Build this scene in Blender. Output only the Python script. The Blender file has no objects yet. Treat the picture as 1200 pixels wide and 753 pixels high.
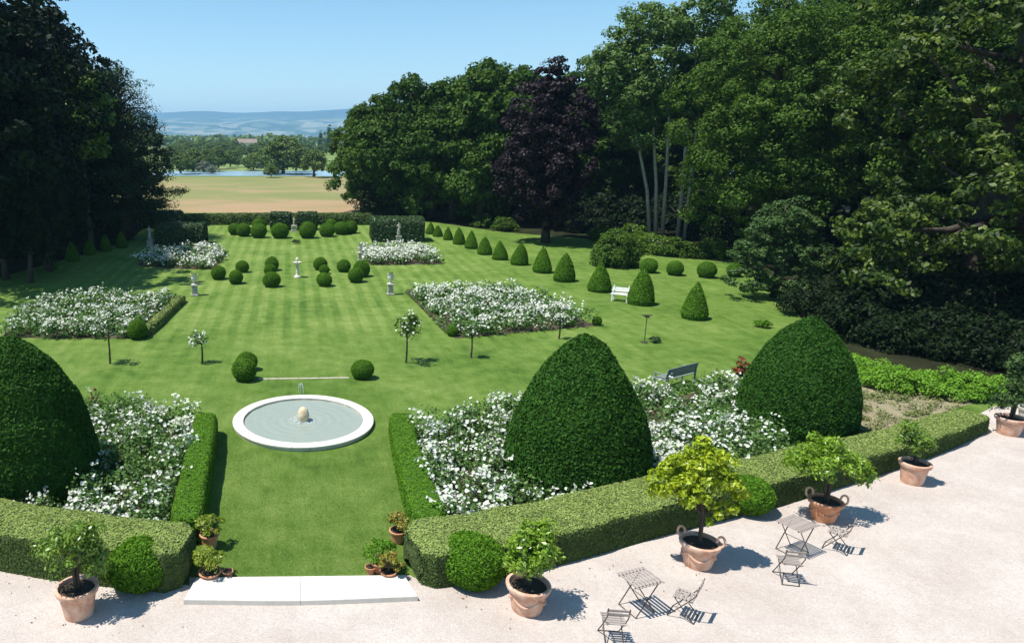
import bpy, math, random
import numpy as np
from mathutils import Vector, Matrix

# ------------------------------------------------------------------ camera, sky, sun, exposure
scene = bpy.context.scene
COL = scene.collection
FPX, CX, CY, CAMH = 860.0, 385.0, 376.5, 9.0   # the photograph is cropped off-centre: its optical axis lies left of the middle
PITCH = math.atan(216.5 / FPX)
cam_d = bpy.data.cameras.new("camera")
cam = bpy.data.objects.new("camera", cam_d)
COL.objects.link(cam)
cam.location = (0, 0, CAMH)
cam.rotation_euler = (math.pi / 2 - PITCH, 0, 0)
cam_d.sensor_width = 36.0
cam_d.lens = FPX / 1200.0 * 36.0
cam_d.shift_x = (600.0 - CX) / 1200.0
cam_d.clip_start = 0.1
cam_d.clip_end = 40000
scene.camera = cam

SUN_EL, SUN_AZ = math.radians(64), math.atan2(-0.975, -0.22)   # direction towards the sun: left, a little behind the camera
sdir = Vector((math.cos(SUN_EL) * math.sin(SUN_AZ), math.cos(SUN_EL) * math.cos(SUN_AZ), math.sin(SUN_EL)))
w = bpy.data.worlds.new("World")
scene.world = w
w.use_nodes = True
nt = w.node_tree
bg = nt.nodes["Background"]
sky = nt.nodes.new("ShaderNodeTexSky")
sky.sky_type = 'NISHITA'
sky.sun_disc = False
sky.sun_elevation = SUN_EL
sky.sun_rotation = SUN_AZ
sky.altitude = 200
sky.air_density = 1.0
sky.dust_density = 0.0
sky.ozone_density = 2.6
shs = nt.nodes.new('ShaderNodeHueSaturation'); shs.inputs['Saturation'].default_value = 1.12; shs.inputs['Hue'].default_value = 0.488
nt.links.new(sky.outputs[0], shs.inputs['Color']); nt.links.new(shs.outputs[0], bg.inputs[0])
bg.inputs[1].default_value = 0.112
sun_d = bpy.data.lights.new("sun", 'SUN')
sun_d.energy = 5.0
sun_d.angle = math.radians(0.53)
sun_d.color = (1.0, 0.955, 0.88)
sun = bpy.data.objects.new("sun", sun_d)
COL.objects.link(sun)
sun.rotation_euler = sdir.to_track_quat('Z', 'Y').to_euler()
sun.location = (-30, -10, 60)
scene.view_settings.view_transform = 'Standard'
scene.view_settings.look = 'None'
scene.view_settings.gamma = 1
scene.view_settings.exposure = 0.48
scene.render.engine = 'CYCLES'
cy = scene.cycles
cy.use_denoising = True
cy.max_bounces = 6
cy.diffuse_bounces = 3
cy.glossy_bounces = 2
cy.transmission_bounces = 4
cy.transparent_max_bounces = 4
cy.volume_bounces = 1
cy.sample_clamp_indirect = 6
cy.caustics_reflective = False
cy.caustics_refractive = False

# ------------------------------------------------------------------ helpers
R = np.random.default_rng(7)
cp, sp = math.cos(PITCH), math.sin(PITCH)

def G(px, py, z=0.0):
    """the point at height z that the photograph shows at pixel (px, py)"""
    a, b = (px - CX) / FPX, (CY - py) / FPX
    d = (a, cp + b * sp, -sp + b * cp)
    t = (z - CAMH) / d[2]
    return (d[0] * t, d[1] * t, z)

def scale_at(p, wide=True):
    zc = p[1] * cp + (CAMH - p[2]) * sp
    return FPX / zc * (math.hypot(zc, p[0]) / zc if wide else 1)

def at(px, Y):
    zc = Y * cp + CAMH * sp
    return ((px - CX) / FPX * zc, Y, 0)

def tag(o, label=None, cat=None, group=None, kind=None):
    if label: o['label'] = label
    if cat: o['category'] = cat
    if group: o['group'] = group
    if kind: o['kind'] = kind
    return o

def empty(name, loc, rz=0.0, label=None, cat=None, group=None):
    o = bpy.data.objects.new(name, None)
    o.empty_display_size = 0.2
    o.location = loc
    o.rotation_euler = (0, 0, rz)
    COL.objects.link(o)
    return tag(o, label, cat, group)

def mk(name, V, F, mat, parent=None, smooth=False, kind=None, mats=None, midx=None):
    """V (n,3) array, F list/array of faces -> one mesh object"""
    me = bpy.data.meshes.new(name)
    V = np.asarray(V, dtype=np.float32).reshape(-1, 3)
    if isinstance(F, np.ndarray):
        n, k = F.shape
        me.vertices.add(len(V)); me.vertices.foreach_set('co', V.ravel())
        me.loops.add(n * k); me.loops.foreach_set('vertex_index', F.astype(np.int32).ravel())
        me.polygons.add(n)
        me.polygons.foreach_set('loop_start', np.arange(0, n * k, k, dtype=np.int32))
        me.update(calc_edges=True)
    else:
        me.from_pydata([tuple(map(float, v)) for v in V], [], [tuple(int(i) for i in f) for f in F])
        me.update()
    for m in (mats or [mat]):
        me.materials.append(m)
    if midx is not None:
        me.polygons.foreach_set('material_index', np.asarray(midx, dtype=np.int32))
    if smooth:
        me.polygons.foreach_set('use_smooth', np.ones(len(me.polygons), dtype=bool))
    o = bpy.data.objects.new(name, me)
    COL.objects.link(o)
    if parent: o.parent = parent
    if kind: o['kind'] = kind
    return o

def copy_tree(root, loc=None, rz=None, sc=None, label=None, group=None):
    def rec(o, par):
        c = o.copy()
        COL.objects.link(c)
        c.parent = par
        for ch in list(o.children): rec(ch, c)
        return c
    c = rec(root, None)
    if loc is not None: c.location = loc
    if rz is not None: c.rotation_euler = (0, 0, rz)
    if sc is not None: c.scale = sc if hasattr(sc, '__len__') else (sc, sc, sc)
    if label: c['label'] = label
    if group: c['group'] = group
    c.rotation_euler.x += .05 * math.sin(c.location.x * 7.3 + c.location.y)
    c.rotation_euler.y += .05 * math.cos(c.location.x * 3.1 - c.location.y * 2)
    k = 1 + .07 * math.sin(c.location.x * 5.7 + c.location.y * 3.3)
    c.scale = (c.scale[0] * k, c.scale[1] * (2 - k) , c.scale[2] * (1 + .05 * math.sin(c.location.x * 9.1)))
    return c

class Geo:
    def __init__(s): s.V, s.F, s.n = [], [], 0
    def add(s, V, F):
        V = np.asarray(V, float).reshape(-1, 3)
        s.V.append(V); s.F += [tuple(int(i) + s.n for i in f) for f in F]; s.n += len(V)
        return s
    def box(s, c, d, M=None, bev=0.0):
        x, y, z = [v / 2 for v in d]
        if bev:
            b = min(bev, x * .8, y * .8, z * .8)
            pr = []
            for zz, ins in ((-z, b), (-z + b, 0), (z - b, 0), (z, b)):
                X, Y = x - ins, y - ins
                pr += [(-X, -Y, zz), (X, -Y, zz), (X, Y, zz), (-X, Y, zz)]
            F = [(3, 2, 1, 0), (12, 13, 14, 15)]
            for k in range(3):
                for i in range(4):
                    F.append((k * 4 + i, k * 4 + (i + 1) % 4, k * 4 + 4 + (i + 1) % 4, k * 4 + 4 + i))
            V = np.array(pr)
        else:
            V = np.array([(-x, -y, -z), (x, -y, -z), (x, y, -z), (-x, y, -z), (-x, -y, z), (x, -y, z), (x, y, z), (-x, y, z)])
            F = [(3, 2, 1, 0), (4, 5, 6, 7), (0, 1, 5, 4), (1, 2, 6, 5), (2, 3, 7, 6), (3, 0, 4, 7)]
        if M is not None: V = V @ np.array(M).T
        return s.add(V + np.array(c), F)
    def tube(s, pts, rad, n=6, cap=True):
        pts = [np.array(p, float) for p in pts]
        if not hasattr(rad, '__len__'): rad = [rad] * len(pts)
        V = []
        for i, p in enumerate(pts):
            t = pts[min(i + 1, len(pts) - 1)] - pts[max(i - 1, 0)]
            t = t / (np.linalg.norm(t) + 1e-9)
            a = np.cross(t, (0.13, 0.97, 0.21) if abs(t[1]) < .9 else (1, 0, 0)); a /= np.linalg.norm(a)
            b = np.cross(t, a)
            for k in range(n):
                an = 2 * math.pi * k / n
                V.append(p + rad[i] * (math.cos(an) * a + math.sin(an) * b))
        F = []
        for i in range(len(pts) - 1):
            for k in range(n):
                F.append((i * n + k, i * n + (k + 1) % n, (i + 1) * n + (k + 1) % n, (i + 1) * n + k))
        if cap:
            F.append(tuple(range(n))[::-1]); F.append(tuple((len(pts) - 1) * n + k for k in range(n)))
        return s.add(V, F)
    def lathe(s, prof, n=24, c=(0, 0, 0), sx=1, sy=1):
        V = []
        for r, z in prof:
            for k in range(n):
                a = 2 * math.pi * k / n
                V.append((c[0] + r * sx * math.cos(a), c[1] + r * sy * math.sin(a), c[2] + z))
        F = []
        for i in range(len(prof) - 1):
            for k in range(n):
                F.append((i * n + k, i * n + (k + 1) % n, (i + 1) * n + (k + 1) % n, (i + 1) * n + k))
        if prof[0][0] > 1e-4: F.append(tuple(range(n))[::-1])
        if prof[-1][0] > 1e-4: F.append(tuple((len(prof) - 1) * n + k for k in range(n)))
        return s.add(V, F)
    def build(s, name, mat, parent=None, smooth=False, kind=None):
        return mk(name, np.vstack(s.V), s.F, mat, parent, smooth, kind)

def seed(n): return np.random.default_rng(n)

def unit(a):
    return a / (np.linalg.norm(a, axis=-1, keepdims=True) + 1e-9)

def wob(P, f, seed, n=6):
    """cheap smooth pseudo-noise of points P, about -1..1"""
    r = np.random.default_rng(seed)
    out = np.zeros(len(P))
    for i in range(n):
        k = unit(r.normal(size=3)) * f * (0.7 + 0.25 * i)
        out += np.sin(P @ k + r.uniform(0, 6.28)) / (1 + 0.35 * i)
    return out / 2.6

def cards(P, N, size, aspect=0.55, jit=0.6, up=0.0, rng=R, vary=0.35):
    """diamond-shaped leaf faces at P facing N; returns V, F arrays"""
    n = len(P)
    nn = unit(N + rng.normal(size=(n, 3)) * jit + np.array([0, 0, up]))
    t = unit(np.cross(nn, unit(rng.normal(size=(n, 3)))))
    b = np.cross(nn, t)
    s = (size * (1 + vary * rng.uniform(-1, 1, n)))[:, None]
    L, W = t * s * .5, b * s * .5 * aspect
    V = np.stack([P - L, P + W + nn * s * .04 - L * .1, P + L - nn * s * .10, P - W + nn * s * .04 - L * .1], 1).reshape(-1, 3)
    return V, np.arange(4 * n).reshape(-1, 4)

def sample_surface(V, F, n, rng=R):
    """V (n,3), F (m,4) quads -> n points and normals"""
    V = np.asarray(V); F = np.asarray(F)
    A, B, C, D = (V[F[:, i]] for i in range(4))
    c1 = np.cross(B - A, C - A); c2 = np.cross(C - A, D - A)
    ar = np.linalg.norm(c1, axis=1) + np.linalg.norm(c2, axis=1)
    f = rng.choice(len(F), n, p=ar / ar.sum())
    u, v = rng.random(n)[:, None], rng.random(n)[:, None]
    P = (A[f] * (1 - u) + B[f] * u) * (1 - v) + (D[f] * (1 - u) + C[f] * u) * v
    return P, unit((c1 + c2)[f])

def grid_faces(nu, nv, closed=True):
    F = []
    m = nv if closed else nv - 1
    for i in range(nu - 1):
        for k in range(m):
            F.append((i * nv + k, i * nv + (k + 1) % nv, (i + 1) * nv + (k + 1) % nv, (i + 1) * nv + k))
    return np.array(F)

def in_poly(P, poly):
    poly = np.asarray(poly)[:, :2]
    ins = np.zeros(len(P), bool)
    j = len(poly) - 1
    for i in range(len(poly)):
        xi, yi = poly[i]; xj, yj = poly[j]
        c = ((yi > P[:, 1]) != (yj > P[:, 1])) & (P[:, 0] < (xj - xi) * (P[:, 1] - yi) / (yj - yi + 1e-12) + xi)
        ins ^= c
        j = i
    return ins

def smooth_path(pts, step=0.25):
    pts = np.asarray(pts, float)
    ext = np.vstack([2 * pts[0] - pts[1], pts, 2 * pts[-1] - pts[-2]])
    out = []
    for i in range(1, len(ext) - 2):
        p0, p1, p2, p3 = ext[i - 1:i + 3]
        n = max(2, int(np.linalg.norm(p2 - p1) / step))
        for t in np.linspace(0, 1, n, endpoint=False):
            out.append(.5 * ((2 * p1) + (-p0 + p2) * t + (2 * p0 - 5 * p1 + 4 * p2 - p3) * t * t + (-p0 + 3 * p1 - 3 * p2 + p3) * t ** 3))
    out.append(ext[-2])
    return np.array(out)

# ------------------------------------------------------------------ materials
def new_mat(name):
    m = bpy.data.materials.new(name); m.use_nodes = True
    m.node_tree.nodes.clear()
    return m, m.node_tree.nodes, m.node_tree.links

def N_(ns, t, **kw):
    n = ns.new(t)
    for k, v in kw.items():
        if k.startswith('_'): setattr(n, k[1:], v)
        else: n.inputs[k].default_value = v
    return n

def ramp(ns, stops, interp='LINEAR'):
    r = ns.new('ShaderNodeValToRGB'); r.color_ramp.interpolation = interp
    e = r.color_ramp.elements
    while len(e) < len(stops): e.new(0.5)
    for i, (p, c) in enumerate(stops):
        e[i].position = p; e[i].color = (*c, 1)
    return r

def leaf_mat(name, dark, mid, light, trans=0.25, rough=0.45, spec=0.35, nscale=0.8, patch=0.35):
    m, ns, ln = new_mat(name)
    geo = ns.new('ShaderNodeNewGeometry')
    tc = ns.new('ShaderNodeTexCoord')
    no = N_(ns, 'ShaderNodeTexNoise', Scale=nscale, Detail=3.0)
    ln.new(geo.outputs['Position'], no.inputs['Vector'])
    mx = N_(ns, 'ShaderNodeMix', _data_type='FLOAT', Factor=patch)
    ln.new(geo.outputs['Random Per Island'], mx.inputs['A']); ln.new(no.outputs['Fac'], mx.inputs['B'])
    cr = ramp(ns, [(0.08, dark), (0.5, mid), (0.92, light)])
    ln.new(mx.outputs[0], cr.inputs[0])
    pr = N_(ns, 'ShaderNodeBsdfPrincipled', Roughness=rough)
    pr.inputs['Specular IOR Level'].default_value = spec
    ln.new(cr.outputs[0], pr.inputs['Base Color'])
    tr = ns.new('ShaderNodeBsdfTranslucent')
    hs = N_(ns, 'ShaderNodeHueSaturation', Hue=0.485, Saturation=1.1, Value=1.3)
    ln.new(cr.outputs[0], hs.inputs['Color']); ln.new(hs.outputs[0], tr.inputs[0])
    ms = N_(ns, 'ShaderNodeMixShader', Fac=trans)
    ln.new(pr.outputs[0], ms.inputs[1]); ln.new(tr.outputs[0], ms.inputs[2])
    out = ns.new('ShaderNodeOutputMaterial'); ln.new(ms.outputs[0], out.inputs[0])
    return m

def solid_mat(name, c1, c2, scale=6.0, rough=0.8, bump=0.3, bscale=40.0, metal=0.0, detail=5.0, dist=0.02, c3=None, spec=0.4):
    m, ns, ln = new_mat(name)
    geo = ns.new('ShaderNodeTexCoord')
    no = N_(ns, 'ShaderNodeTexNoise', Scale=scale, Detail=detail, Roughness=0.62)
    ln.new(geo.outputs['Object'], no.inputs['Vector'])
    st = [(0.3, c1), (0.7, c2)] if c3 is None else [(0.28, c1), (0.5, c2), (0.72, c3)]
    cr = ramp(ns, st); ln.new(no.outputs['Fac'], cr.inputs[0])
    pr = N_(ns, 'ShaderNodeBsdfPrincipled', Roughness=rough, Metallic=metal)
    pr.inputs['Specular IOR Level'].default_value = spec
    ln.new(cr.outputs[0], pr.inputs['Base Color'])
    nb = N_(ns, 'ShaderNodeTexNoise', Scale=bscale, Detail=4.0)
    ln.new(geo.outputs['Object'], nb.inputs['Vector'])
    bp = N_(ns, 'ShaderNodeBump', Strength=bump, Distance=dist)
    ln.new(nb.outputs['Fac'], bp.inputs['Height']); ln.new(bp.outputs[0], pr.inputs['Normal'])
    out = ns.new('ShaderNodeOutputMaterial'); ln.new(pr.outputs[0], out.inputs[0])
    return m

M = {}
M['yew'] = leaf_mat('yew_leaf', (.016, .052, .006), (.030, .092, .010), (.052, .14, .018), trans=.14, rough=.65, spec=.10, nscale=1.0, patch=.55)
M['box'] = leaf_mat('box_leaf', (.050, .13, .008), (.090, .21, .014), (.14, .29, .024), trans=.22, rough=.7, spec=.10, nscale=1.4)
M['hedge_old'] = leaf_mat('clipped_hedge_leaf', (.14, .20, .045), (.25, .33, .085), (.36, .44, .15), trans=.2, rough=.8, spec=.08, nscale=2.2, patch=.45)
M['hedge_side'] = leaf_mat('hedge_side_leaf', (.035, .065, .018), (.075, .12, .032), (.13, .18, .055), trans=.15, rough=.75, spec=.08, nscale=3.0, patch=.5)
M['hedge_dark'] = leaf_mat('dark_hedge_leaf', (.018, .042, .010), (.035, .075, .016), (.06, .12, .028), trans=.12, nscale=.8)
M['juniper'] = leaf_mat('feathery_shrub_leaf', (.09, .21, .018), (.16, .33, .03), (.25, .44, .055), trans=.32, spec=.1, nscale=1.0)
M['broad'] = leaf_mat('broad_leaf', (.016, .042, .005), (.038, .088, .010), (.080, .150, .020), trans=.20, rough=.6, spec=.12, nscale=.35, patch=.5)
M['broad_light'] = leaf_mat('light_broad_leaf', (.026, .060, .007), (.058, .118, .014), (.115, .19, .030), trans=.24, rough=.6, spec=.12, nscale=.3, patch=.5)
M['lime'] = leaf_mat('lime_leaf', (.06, .12, .012), (.11, .20, .02), (.17, .27, .04), trans=.3, nscale=.4)
M['poplar'] = leaf_mat('grey_green_leaf', (.040, .085, .018), (.085, .155, .032), (.16, .235, .065), trans=.22, rough=.6, spec=.15, nscale=.3, patch=.5)
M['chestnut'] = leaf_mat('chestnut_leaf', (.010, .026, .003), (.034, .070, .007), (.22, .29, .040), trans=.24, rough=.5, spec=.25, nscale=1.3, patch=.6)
M['painted_shade'] = leaf_mat('painted_shade_leaf', (.003, .008, .0015), (.006, .016, .003), (.018, .038, .007), trans=.06, rough=.6, spec=.12, nscale=.4)  # deep shade is put into these nearly black leaf colours
M['cedar'] = leaf_mat('cedar_needle', (.010, .026, .008), (.022, .050, .016), (.055, .095, .040), trans=.06, rough=.6, spec=.12, nscale=.6)
M['copper'] = leaf_mat('copper_beech_leaf', (.007, .004, .006), (.013, .007, .010), (.028, .016, .022), trans=.06, rough=.6, spec=.2, nscale=.4)
M['weep'] = leaf_mat('pale_edged_leaf', (.024, .058, .014), (.055, .110, .028), (.12, .18, .06), trans=.2, rough=.6, spec=.15, nscale=.8)
M['rose'] = leaf_mat('rose_leaf', (.035, .095, .016), (.090, .185, .036), (.18, .29, .085), trans=.25, nscale=1.0)
M['rose_dry'] = leaf_mat('rose_edge_leaf', (.09, .10, .03), (.14, .17, .05), (.20, .24, .09), trans=.2, nscale=1.0)
M['citrus'] = leaf_mat('citrus_leaf', (.075, .17, .012), (.18, .32, .022), (.33, .47, .05), trans=.25, rough=.3, spec=.5, nscale=2.0)
M['citrus_lime'] = leaf_mat('yellow_citrus_leaf', (.15, .23, .010), (.32, .42, .018), (.50, .58, .04), trans=.3, rough=.35, spec=.4, nscale=2.0)
M['citrus_dark'] = leaf_mat('dark_citrus_leaf', (.06, .13, .012), (.13, .24, .024), (.27, .38, .06), trans=.2, rough=.3, spec=.5, nscale=2.0)
M['potbush'] = leaf_mat('yellow_box_leaf', (.10, .16, .012), (.19, .27, .02), (.30, .36, .035), trans=.25, nscale=4.0)
M['potbush_orange'] = leaf_mat('orange_tipped_leaf', (.11, .15, .015), (.22, .22, .025), (.36, .22, .04), trans=.2, nscale=6.0)
M['redleaf'] = leaf_mat('red_leaf', (.10, .02, .01), (.20, .05, .02), (.32, .10, .04), trans=.2, nscale=4.0)
M['dryplant'] = leaf_mat('dry_ground_leaf', (.09, .13, .03), (.17, .21, .06), (.28, .27, .12), trans=.15, nscale=1.0)
M['willow'] = leaf_mat('far_tree_leaf', (.060, .10, .022), (.105, .16, .038), (.17, .23, .075), trans=.15, rough=.7, spec=.1, nscale=.15)
M['silver'] = leaf_mat('silver_willow_leaf', (.08, .105, .07), (.13, .16, .11), (.19, .22, .16), trans=.15, nscale=.2)
M['grassblade'] = leaf_mat('grass_blade', (.10, .18, .025), (.16, .26, .04), (.26, .35, .08), trans=.35, nscale=.5)
M['petal'] = leaf_mat('white_rose_petal', (.50, .54, .42), (.64, .67, .58), (.80, .80, .75), trans=.25, rough=.6, spec=.2)
M['bark'] = solid_mat('tree_bark', (.035, .027, .02), (.085, .07, .052), scale=3, rough=.95, bump=.8, bscale=9, dist=.05)
M['bark_pale'] = solid_mat('pale_bark', (.32, .29, .24), (.55, .52, .45), scale=2.5, rough=.9, bump=.5, bscale=9, dist=.03)
M['twig'] = solid_mat('twig_core', (.010, .016, .006), (.022, .032, .012), scale=8, rough=1, bump=1, bscale=30, dist=.04)
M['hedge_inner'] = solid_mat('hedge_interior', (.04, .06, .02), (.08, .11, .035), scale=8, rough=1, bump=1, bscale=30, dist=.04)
M['hedge_green'] = solid_mat('box_interior', (.03, .075, .012), (.05, .11, .018), scale=8, rough=1, bump=1, bscale=30, dist=.04)
M['yewcore'] = solid_mat('yew_core', (.012, .026, .008), (.022, .050, .012), scale=8, rough=1, bump=1, bscale=30, dist=.04)
M['stem'] = solid_mat('rose_stem', (.06, .05, .03), (.10, .09, .05), scale=8, rough=.9)
M['terracotta'] = solid_mat('terracotta', (.42, .20, .12), (.60, .36, .25), scale=5, rough=.85, bump=.25, bscale=60, c3=(.70, .52, .42), dist=.006)
M['terracotta_orange'] = solid_mat('orange_terracotta', (.40, .16, .08), (.55, .25, .13), scale=5, rough=.85, bump=.25, bscale=60, c3=(.62, .36, .24), dist=.006)
M['soil'] = solid_mat('potting_soil', (.03, .02, .013), (.08, .055, .035), scale=20, rough=1, bump=1, bscale=60)
M['dry_soil'] = solid_mat('dry_bed_soil', (.17, .14, .08), (.28, .24, .15), scale=1.5, rough=1, bump=1, bscale=12, c3=(.18, .19, .08), dist=.04)
M['bed_soil'] = solid_mat('rose_bed_soil', (.05, .038, .022), (.11, .09, .055), scale=3, rough=1, bump=1, bscale=20, dist=.03)
M['white_stone'] = solid_mat('white_stone', (.54, .50, .43), (.66, .62, .55), scale=2.2, rough=.75, bump=.2, bscale=50, c3=(.60, .56, .49), dist=.004)
M['old_stone'] = solid_mat('weathered_stone', (.22, .21, .17), (.42, .40, .34), scale=5, rough=.9, bump=.6, bscale=30, c3=(.60, .58, .52), dist=.01)
M['kerb_stone'] = solid_mat('edging_stone', (.36, .31, .24), (.52, .46, .38), scale=4, rough=.9, bump=.5, bscale=30, dist=.01)
M['ochre_stone'] = solid_mat('ochre_stone', (.42, .30, .17), (.62, .50, .33), scale=6, rough=.6, bump=.5, bscale=14, c3=(.70, .60, .45), dist=.02)
M['basin'] = solid_mat('basin_floor', (.13, .19, .175), (.17, .235, .215), scale=1.2, rough=.8, bump=.3, bscale=20, c3=(.21, .28, .255))
M['wood_grey'] = solid_mat('weathered_teak', (.19, .155, .13), (.33, .28, .25), scale=9, rough=.8, bump=.3, bscale=60, c3=(.40, .35, .31), dist=.003)
M['iron'] = solid_mat('brown_iron', (.055, .045, .040), (.10, .085, .075), scale=20, rough=.5, metal=.5, bump=.1)
M['bench_grey'] = solid_mat('grey_green_bench_wood', (.13, .16, .14), (.20, .24, .21), scale=8, rough=.8, bump=.3, c3=(.28, .31, .28), dist=.003)
M['bench_white'] = solid_mat('white_bench_paint', (.70, .70, .68), (.82, .82, .80), scale=8, rough=.5, bump=.1)
M['wall'] = solid_mat('farm_wall', (.55, .50, .42), (.72, .68, .60), scale=1, rough=.9)
M['roof'] = solid_mat('farm_roof', (.20, .15, .12), (.28, .22, .18), scale=1, rough=.9)
M['dark_glass'] = solid_mat('dark_window', (.02, .025, .03), (.04, .045, .05), scale=1, rough=.2)

def lawn_mat():
    m, ns, ln = new_mat('mown_lawn')
    geo = ns.new('ShaderNodeNewGeometry')
    mp = N_(ns, 'ShaderNodeMapping'); mp.inputs['Rotation'].default_value = (0, 0, math.radians(-2.9))
    ln.new(geo.outputs['Position'], mp.inputs['Vector'])
    sx = ns.new('ShaderNodeSeparateXYZ'); ln.new(mp.outputs[0], sx.inputs[0])
    # slight wander of the stripes
    nw = N_(ns, 'ShaderNodeTexNoise', Scale=.12, Detail=1.0); ln.new(geo.outputs['Position'], nw.inputs['Vector'])
    a = N_(ns, 'ShaderNodeMath', _operation='MULTIPLY_ADD'); a.inputs[1].default_value = .12
    ln.new(nw.outputs['Fac'], a.inputs[0]); ln.new(sx.outputs['X'], a.inputs[2])
    s = N_(ns, 'ShaderNodeMath', _operation='MULTIPLY'); s.inputs[1].default_value = 2 * math.pi / .86
    ln.new(a.outputs[0], s.inputs[0])
    si = N_(ns, 'ShaderNodeMath', _operation='SINE'); ln.new(s.outputs[0], si.inputs[0])
    sh = N_(ns, 'ShaderNodeMapRange'); sh.interpolation_type = 'SMOOTHSTEP'
    sh.inputs['From Min'].default_value = -.55; sh.inputs['From Max'].default_value = .55
    ln.new(si.outputs[0], sh.inputs['Value'])
    # stripes live on the open lawn beyond the fountain: mask along the garden's length
    my = N_(ns, 'ShaderNodeMapRange'); my.interpolation_type = 'SMOOTHSTEP'
    my.inputs['From Min'].default_value = 29; my.inputs['From Max'].default_value = 37
    my.inputs['To Min'].default_value = .12; my.inputs['To Max'].default_value = 1
    ln.new(sx.outputs['Y'], my.inputs['Value'])
    def noise(sc, det, rough=.6, stretch=None):
        n = N_(ns, 'ShaderNodeTexNoise', Scale=sc, Detail=det, Roughness=rough)
        if stretch:
            q = N_(ns, 'ShaderNodeMapping'); q.inputs['Scale'].default_value = stretch
            ln.new(mp.outputs[0], q.inputs['Vector']); ln.new(q.outputs[0], n.inputs['Vector'])
        else: ln.new(geo.outputs['Position'], n.inputs['Vector'])
        return n
    big, mid, fine, streak = noise(.22, 4), noise(1.6, 5), noise(14, 4, .75), noise(1.0, 5, .7, (2.2, .35, 1))
    def mul(x, k):
        q = N_(ns, 'ShaderNodeMath', _operation='MULTIPLY'); q.inputs[1].default_value = k; ln.new(x, q.inputs[0]); return q.outputs[0]
    def add(x, y):
        q = N_(ns, 'ShaderNodeMath', _operation='ADD'); ln.new(x, q.inputs[0]); ln.new(y, q.inputs[1]); return q.outputs[0]
    ab = N_(ns, 'ShaderNodeMath', _operation='ABSOLUTE'); ln.new(sx.outputs['X'], ab.inputs[0])
    mxx = N_(ns, 'ShaderNodeMapRange'); mxx.interpolation_type = 'SMOOTHSTEP'
    mxx.inputs['From Min'].default_value = 9; mxx.inputs['From Max'].default_value = 19; mxx.inputs['To Min'].default_value = 1; mxx.inputs['To Max'].default_value = .1
    ln.new(ab.outputs[0], mxx.inputs['Value'])
    mm = N_(ns, 'ShaderNodeMath', _operation='MULTIPLY'); ln.new(mxx.outputs[0], mm.inputs[0]); ln.new(my.outputs[0], mm.inputs[1])
    st = N_(ns, 'ShaderNodeMath', _operation='MULTIPLY'); ln.new(sh.outputs[0], st.inputs[0]); ln.new(mm.outputs[0], st.inputs[1])
    t = add(add(add(mul(big.outputs['Fac'], .42), mul(mid.outputs['Fac'], .34)), add(mul(fine.outputs['Fac'], .36), mul(streak.outputs['Fac'], .28))), mul(st.outputs[0], .07))
    cr = ramp(ns, [(.57, (.056, .118, .015)), (.665, (.100, .180, .026)), (.77, (.155, .235, .046)), (.90, (.24, .31, .085))])
    ln.new(t, cr.inputs[0])
    # worn straw-coloured patches
    wp = noise(.55, 5, .7)
    wm = N_(ns, 'ShaderNodeMapRange'); wm.inputs['From Min'].default_value = .60; wm.inputs['From Max'].default_value = .80; wm.inputs['To Max'].default_value = .35
    ln.new(wp.outputs['Fac'], wm.inputs['Value'])
    mx = N_(ns, 'ShaderNodeMix', _data_type='RGBA'); mx.inputs['B'].default_value = (.22, .22, .09, 1)
    ln.new(wm.outputs[0], mx.inputs['Factor']); ln.new(cr.outputs[0], mx.inputs['A'])
    pr = N_(ns, 'ShaderNodeBsdfPrincipled', Roughness=.85); pr.inputs['Specular IOR Level'].default_value = .15
    ln.new(mx.outputs[2], pr.inputs['Base Color'])
    bn = noise(30, 4, .8)
    bp = N_(ns, 'ShaderNodeBump', Strength=.9, Distance=.05); ln.new(bn.outputs['Fac'], bp.inputs['Height']); ln.new(bp.outputs[0], pr.inputs['Normal'])
    out = ns.new('ShaderNodeOutputMaterial'); ln.new(pr.outputs[0], out.inputs[0])
    return m
M['lawn'] = lawn_mat()

def gravel_mat():
    m, ns, ln = new_mat('pink_gravel')
    geo = ns.new('ShaderNodeNewGeometry')
    n1 = N_(ns, 'ShaderNodeTexNoise', Scale=.5, Detail=6.0, Roughness=.65); ln.new(geo.outputs['Position'], n1.inputs['Vector'])
    vo = N_(ns, 'ShaderNodeTexVoronoi', Scale=42.0); ln.new(geo.outputs['Position'], vo.inputs['Vector'])
    sp_ = ns.new('ShaderNodeSeparateColor'); ln.new(vo.outputs['Color'], sp_.inputs[0])
    n2 = N_(ns, 'ShaderNodeTexNoise', Scale=5.0, Detail=6.0, Roughness=.7); ln.new(geo.outputs['Position'], n2.inputs['Vector'])
    a = N_(ns, 'ShaderNodeMath', _operation='MULTIPLY_ADD'); a.inputs[1].default_value = .3
    ln.new(sp_.outputs[0], a.inputs[0]); 
    b = N_(ns, 'ShaderNodeMath', _operation='MULTIPLY_ADD'); b.inputs[1].default_value = .35
    ln.new(n2.outputs['Fac'], b.inputs[0]); ln.new(n1.outputs['Fac'], b.inputs[2])
    ln.new(b.outputs[0], a.inputs[2])
    cr = ramp(ns, [(.40, (.36, .292, .245)), (.62, (.43, .365, .318)), (.85, (.49, .43, .385)), (1.0, (.55, .49, .44))])
    ln.new(a.outputs[0], cr.inputs[0])
    pr = N_(ns, 'ShaderNodeBsdfPrincipled', Roughness=.95); pr.inputs['Specular IOR Level'].default_value = .2
    ln.new(cr.outputs[0], pr.inputs['Base Color'])
    bp = N_(ns, 'ShaderNodeBump', Strength=.7, Distance=.012); ln.new(vo.outputs['Distance'], bp.inputs['Height']); ln.new(bp.outputs[0], pr.inputs['Normal'])
    out = ns.new('ShaderNodeOutputMaterial'); ln.new(pr.outputs[0], out.inputs[0])
    return m
M['gravel'] = gravel_mat()

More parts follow.
